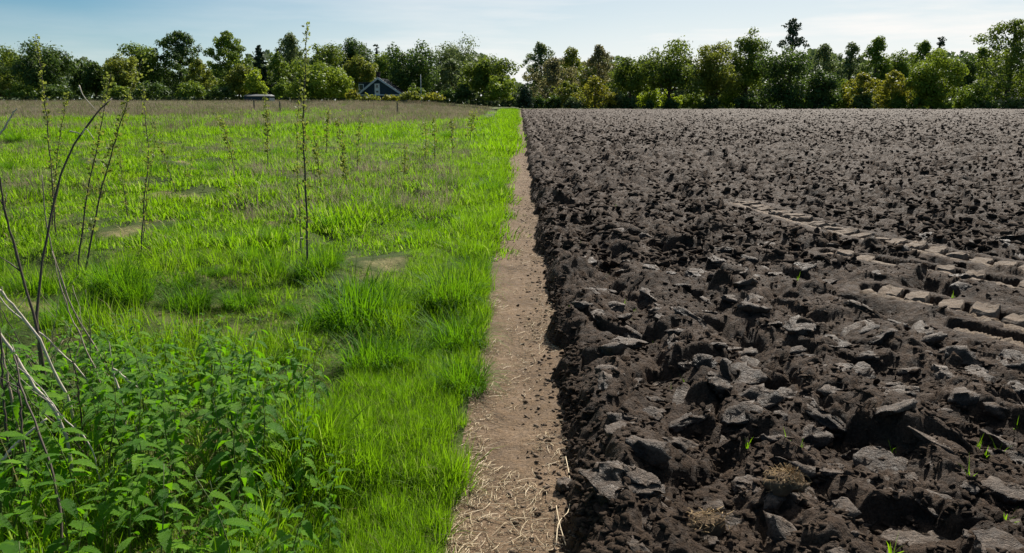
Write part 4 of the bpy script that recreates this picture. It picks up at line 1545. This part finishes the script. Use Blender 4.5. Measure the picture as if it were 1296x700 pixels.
SH = [
    (654, 676, 102, 136, 134, 'leaf_needle', 'nearly black pointed yew at the end of the path'),
    (-20, 14, 96, BL, 140, 'leaf_olive', 'olive bush at the left picture edge below the oaks'),
    (10, 46, 104, BL, 139, 'leaf_mid', 'low green hedge bush under the leftmost oaks'),
    (44, 92, 106, BL, 139, 'leaf_dark', 'long dark hedge bush under the second oak'),
    (134, 166, 106, BL, 141, 'leaf_mid', 'low bush below the olive brown crown'),
    (168, 224, 104, BL, 143, 'leaf_dark', 'dark undergrowth bush left of the ragged loose tree'),
    (224, 262, 100, BL, 141, 'leaf_mid', 'green undergrowth bush right of the ragged loose tree'),
    (262, 300, 108, BL, 139, 'leaf_dark', 'low dark bush beside the grey roofed shed'),
    (346, 368, 98, 124, 134, 'leaf_mid', 'slim bush squeezed left of the bright round tree'),
    (438, 456, 112, 125, 122, 'leaf_gold', 'small yellow bush in front of the house corner'),
    (454, 482, 121, 126, 126, 'leaf_olive', 'left half of the low olive hedge before the house'),
    (480, 508, 121, 126, 126, 'leaf_gold', 'right half of the low yellowish hedge before the house'),
    (503, 536, 115, 126, 124, 'leaf_olive', 'rounded olive hedge bush right of the house'),
    (516, 540, 105, 125, 131, 'leaf_mid', 'bush at the foot of the white pole'),
    (534, 562, 117, 126, 124, 'leaf_gold', 'yellowish hedge bush at the right end of the garden hedge'),
    (556, 576, 111, 126, 132, 'leaf_dark', 'dark low bush between hedge and oak'),
    (672, 694, 119, 137, 139, 'leaf_dark', 'dark rounded shrub right beside the black yew'),
    (690, 712, 118, 137, 139, 'leaf_dark', 'dark low bush at the field edge under the half bare trees'),
    (712, 740, 120, 137, 139, 'leaf_grey', 'greyish low bush left of the golden one'),
    (764, 792, 112, 137, 141, 'leaf_grey', 'greyish bush between the golden bush and the smaller oak'),
    (784, 806, 119, 138, 139, 'leaf_dark', 'dark ball bush at the foot of the smaller oak'),
    (806, 836, 105, 137, 152, 'leaf_lime', 'lime bush added for the lit meadow seen between two oak trunks'),  # added foliage, its lime colour stands in for sunlit meadow behind the trunks
    (816, 828, 124, 138, 139, 'leaf_dark', 'small dark ball bush on the field edge'),
    (834, 862, 112, 137, 147, 'leaf_lime', 'second lime bush added for the lit meadow right of the oak trunk'),  # also added: the meadow's sunlight is put into the lime leaf colour
    (838, 860, 120, 138, 140, 'leaf_dark', 'dark bush hiding the foot of the spreading oak'),
    (860, 900, 108, 137, 149, 'leaf_mid', 'green undergrowth between the spreading and the olive oak'),
    (884, 912, 121, 138, 140, 'leaf_dark', 'dark bush at the foot of the forked trunk'),
    (904, 940, 106, 137, 150, 'leaf_bright', 'bright undergrowth behind the forked trunk'),
    (926, 966, 116, 138, 141, 'leaf_dark', 'dark undergrowth below the tallest oak'),
    (996, 1026, 117, 138, 138, 'leaf_mid', 'green bush in front of the dense dark oak'),
    (1050, 1078, 100, 138, 144, 'leaf_bright', 'bright bush right of the dark small tree'),
    (1076, 1104, 112, 138, 138, 'leaf_dark', 'dark bush in front of the orange tinged one'),
    (1120, 1150, 112, 138, 140, 'leaf_mid', 'green bush before the wide yellow one'),
    (1150, 1172, 120, 138, 138, 'leaf_mid', 'low green bush at the pale trunk'),
    (1174, 1204, 124, 138, 138, 'leaf_bright', 'low bright weeds bush on the field edge'),
    (1222, 1262, 126, 139, 138, 'leaf_dark', 'low dark hedge bush, left part of the right corner hedge'),
    (1256, 1310, 127, 139, 138, 'leaf_dark', 'low dark hedge bush cut by the right picture edge'),
]
for a, b, tp, bs, D, lm, lb in SH:
    tree('yew_bush' if 'yew' in lb else 'shrub', a, b, tp, bs, D, 'conifer' if False else 'dome', lm, lb, 'bush', 0.9, 0.0, 0.36, group='bushes along the far edge of the fields')

# far-off wood, one mass behind the rows
V, F, Tn = [], [], []
n = 60000
ang = RNG.uniform(-0.78, 0.78, n)
D_ = RNG.uniform(190, 215, n)
hmax = 8.8 + 5.0 * (vnoise(ang * 26, ang * 0, 301) + 0.5) + 1.5 * vnoise(ang * 90, ang * 0, 302)
gapc = (654 - 648) / FPX
hmax *= 1 - 0.55 * np.exp(-((np.tan(ang) - gapc) / 0.035) ** 2)
p = np.stack([D_ * np.tan(ang), D_, hmax * RNG.random(n) ** 1.25 - 0.2], 1)
nn = RNG.normal(size=(n, 3)) + np.array([0, -0.4, 0.5])
nn /= np.linalg.norm(nn, axis=1)[:, None]
a1 = np.cross(nn, RNG.normal(size=(n, 3)))
a1 /= np.linalg.norm(a1, axis=1)[:, None]
a2 = np.cross(nn, a1)
L_ = 1.05 * RNG.uniform(0.6, 1.3, n)[:, None]
v = np.stack([p - a1 * L_ * .6, p - a2 * L_ * .45, p + a1 * L_ * .6, p + a2 * L_ * .45], 1).reshape(-1, 3)
i = np.arange(n) * 4
me = mesh_np('far_wood', v, np.stack([i, i + 1, i + 2, i + 3], 1), False, {'tint': np.repeat(RNG.random(n), 4)})
o = link('far_wood', me, M['leaf_far'])
tag(o, 'far-off hazy wood filling the gaps behind the tree rows', 'wood', None, 'stuff')

# ------------------------------------------------------------------ the house behind the meadow
M['timber'] = simple('dark_timber_cladding', (0.026, 0.050, 0.068), 0.7, 0.3, 0.25, 3)
M['tiles'] = simple('dark_roof_tiles', (0.045, 0.047, 0.052), 0.7, 0.3, 0.25, 3)
M['white_paint'] = simple('white_paint', (0.72, 0.73, 0.74), 0.5, 0.4, 0.06, 3)
M['grey_board'] = simple('grey_barge_board', (0.52, 0.54, 0.60), 0.6, 0.3, 0.1, 3)
M['chimney'] = simple('dark_brick', (0.05, 0.035, 0.032), 0.85, 0.2, 0.3, 6)
M['plaster'] = simple('pale_plaster', (0.5, 0.5, 0.49), 0.8, 0.2, 0.12, 2)
t = NT('window_glass')
t.base((0.03, 0.05, 0.07), 0.08, 0.6)
M['glass'] = t.m
DH = 134.0
hb = at(482, 127, DH)
z0 = hb.z - 0.4
house = empty('house', (hb.x, hb.y, z0), 0)
tag(house, 'low dark timber house with a wide gable, pale barge boards and white windows', 'house')
k = DH / FPX
apexz = at(480, 100, DH).z - z0
eavez = at(480, 119.5, DH).z - z0
xl, xr, xa = (455 - 482) * k, (508 - 482) * k, (479.5 - 482) * k
dep = 9.0


def part(name, mb, mat, parent=house, smooth=False):
    return link(name, mb.mesh(name, smooth), mat, parent)


nb_ = 26
mb = MB()
mb.add([(xl + .3, 0, 0), (xr - .3, 0, 0), (xr - .3, 0, eavez), (xl + .3, 0, eavez), (xl + .3, dep, 0), (xr - .3, dep, 0), (xr - .3, dep, eavez), (xl + .3, dep, eavez)],
       [(0, 1, 2, 3), (1, 5, 6, 2), (5, 4, 7, 6), (4, 0, 3, 7), (0, 4, 5, 1)])
part('wall', mb, M['timber'])
mb = MB()
for i in range(9):                                  # clapboards of the gable, each lower edge proud
    f0, f1 = i / 9, (i + 1) / 9
    za, zb_ = eavez + (apexz - eavez) * f0, eavez + (apexz - eavez) * f1
    x0a, x1a = xl + (xa - xl) * f0, xr + (xa - xr) * f0
    x0b, x1b = xl + (xa - xl) * f1, xr + (xa - xr) * f1
    mb.add([(x0a, -0.06, za), (x1a, -0.06, za), (x1b, -0.03, zb_), (x0b, -0.03, zb_), (x0a, 0.05, za), (x1a, 0.05, za), (x1b, 0.05, zb_), (x0b, 0.05, zb_)],
           [(0, 1, 2, 3), (5, 4, 7, 6), (1, 0, 4, 5), (0, 3, 7, 4), (1, 5, 6, 2)])
part('gable', mb, M['timber'])
for sgn, xe in ((-1, xl), (1, xr)):
    ex = xe + sgn * 0.5
    ez = eavez - (apexz - eavez) * 0.5 / abs(xe - xa)
    mb = MB()
    th = 0.18
    mb.add([(ex, -0.4, ez), (xa, -0.4, apexz), (xa, dep + .4, apexz), (ex, dep + .4, ez), (ex, -0.4, ez + th), (xa, -0.4, apexz + th), (xa, dep + .4, apexz + th), (ex, dep + .4, ez + th)],
           [(0, 1, 2, 3), (7, 6, 5, 4), (0, 4, 5, 1), (1, 5, 6, 2), (2, 6, 7, 3), (3, 7, 4, 0)])
    part('roof', mb, M['tiles'])
    mb = MB()
    mb.add([(ex, -0.47, ez - 0.08), (xa, -0.47, apexz - 0.08), (xa, -0.42, apexz - 0.08), (ex, -0.42, ez - 0.08), (ex, -0.47, ez + th + .12), (xa, -0.47, apexz + th + .12), (xa, -0.42, apexz + th + .12), (ex, -0.42, ez + th + .12)],
           [(0, 1, 2, 3), (7, 6, 5, 4), (0, 4, 5, 1), (2, 6, 7, 3), (3, 7, 4, 0), (1, 5, 6, 2)])
    part('barge_board', mb, M['grey_board'])
mb = MB()
mb.box(((xl + xr) / 2, -0.10, eavez - 0.10), (xr - xl, 0.10, 0.16))
part('eave_band', mb, M['white_paint'])
mb = MB()
mb.box((xa - 0.30, 2.0, apexz + 0.5), (0.6, 0.6, 1.2))
mb.box((xa - 0.30, 2.0, apexz + 1.14), (0.7, 0.7, 0.10))
part('chimney', mb, M['chimney'])


def window(cx, cz, w, h, parent=house, y=-0.12):
    fr = MB()
    b = 0.10
    fr.box((cx - w / 2, y, cz), (b, 0.08, h + b))
    fr.box((cx + w / 2, y, cz), (b, 0.08, h + b))
    fr.box((cx, y - .002, cz + h / 2), (w - b, 0.08, b))
    fr.box((cx, y - .002, cz - h / 2), (w - b, 0.08, b))
    wn = link('window', fr.mesh('window_frame'), M['white_paint'], parent)
    g_ = MB()
    g_.box((cx, y + 0.02, cz), (w - b, 0.03, h - b))
    link('pane', g_.mesh('pane'), M['glass'], wn)
    return wn


wx = (478 - 482) * k
mb = MB()
mb.box((wx, -0.075, (at(0, 106, DH).z + at(0, 120, DH).z) / 2 - z0), (0.86, 0.06, at(0, 106, DH).z - at(0, 120, DH).z))
part('window_surround', mb, M['white_paint'])
window(wx, at(0, 109.2, DH).z - z0, 0.55, 0.62, y=-0.13)
window(wx, at(0, 116.0, DH).z - z0, 0.55, 0.42, y=-0.13)
dm = MB()
dx0, dx1 = (452.5 - 482) * k, (459 - 482) * k
dz0, dz1 = at(0, 118, DH).z - z0, at(0, 105, DH).z - z0
dm.box(((dx0 + 475 * k - 482 * k) / 2, 3.0, (dz0 + dz1) / 2), (475 * k - 482 * k - dx0, 2.6, dz1 - dz0))
dmo = part('dormer', dm, M['timber'])
mb = MB()
mb.box(((dx0 + 475 * k - 482 * k) / 2, 3.0, dz1 + 0.07), (475 * k - 482 * k - dx0 + .3, 3.0, 0.14))
link('dormer_roof', mb.mesh('dormer_roof'), M['tiles'], dmo)
window((455.5 - 482) * k, (dz0 + dz1) / 2 + .15, 0.75, 0.95, dmo, y=1.62)

# pole
q = at(533, 122, 130)
mb = MB()
hz = at(533, 95, 130).z
mb.tube([(0, 0, -1.2), (0, 0, (hz - q.z) * 0.5), (0, 0, hz - q.z)], [0.06, 0.05, 0.035], 8)
mb.tube([(0, 0, hz - q.z), (0, 0, hz - q.z + 0.05), (0, 0, hz - q.z + 0.1)], [0.03, 0.07, 0.03], 8)
o = link('flag_pole', mb.mesh('flag_pole', True), M['white_paint'], None, q)
tag(o, 'thin white flag pole in the garden right of the house', 'flag pole')


def shed(px0, px1, top, base, D, label, wallm, roofm, pitch=0.25, door=True, name='shed'):
    c_ = at((px0 + px1) / 2, base, D)
    kk = D / FPX
    w = (px1 - px0) * kk
    hh = (base - top) * kk
    e = empty(name, (c_.x, c_.y, c_.z))
    tag(e, label, 'shed')
    wh = hh * (1 - pitch)
    m_ = MB()
    m_.box((0, 1.5, wh / 2 - .2), (w * 0.94, 3.0, wh + .4))
    link('wall', m_.mesh('wall'), wallm, e)
    m_ = MB()
    m_.add([(-w / 2, -.2, wh), (w / 2, -.2, wh), (w / 2, 3.2, wh), (-w / 2, 3.2, wh), (-w / 2 + .2, 1.5, hh), (w / 2 - .2, 1.5, hh)],
           [(0, 1, 5, 4), (2, 3, 4, 5), (1, 2, 5), (3, 0, 4), (3, 2, 1, 0)])
    link('roof', m_.mesh('roof'), roofm, e)
    if door:
        m_ = MB()
        m_.box((w * 0.18, -0.03, wh * 0.42), (min(0.9, w * .3), 0.06, wh * 0.84))
        link('door', m_.mesh('door'), M['timber'], e)
    return e


M['pale_roof'] = simple('pale_sheet_roof', (0.13, 0.135, 0.14), 0.5, 0.4, 0.15, 3)
M['grey_wall'] = simple('grey_boards', (0.085, 0.095, 0.105), 0.8, 0.2, 0.2, 3)
shed(308, 342, 119.5, 126, 136, 'low shed with a pale flat roof behind the meadow at the spruce foot', M['timber'], M['pale_roof'], 0.35)
shed(1268, 1296, 117, 134, 152, 'pale roofed barn half hidden behind the tall edge tree', M['plaster'], M['pale_roof'], 0.5)
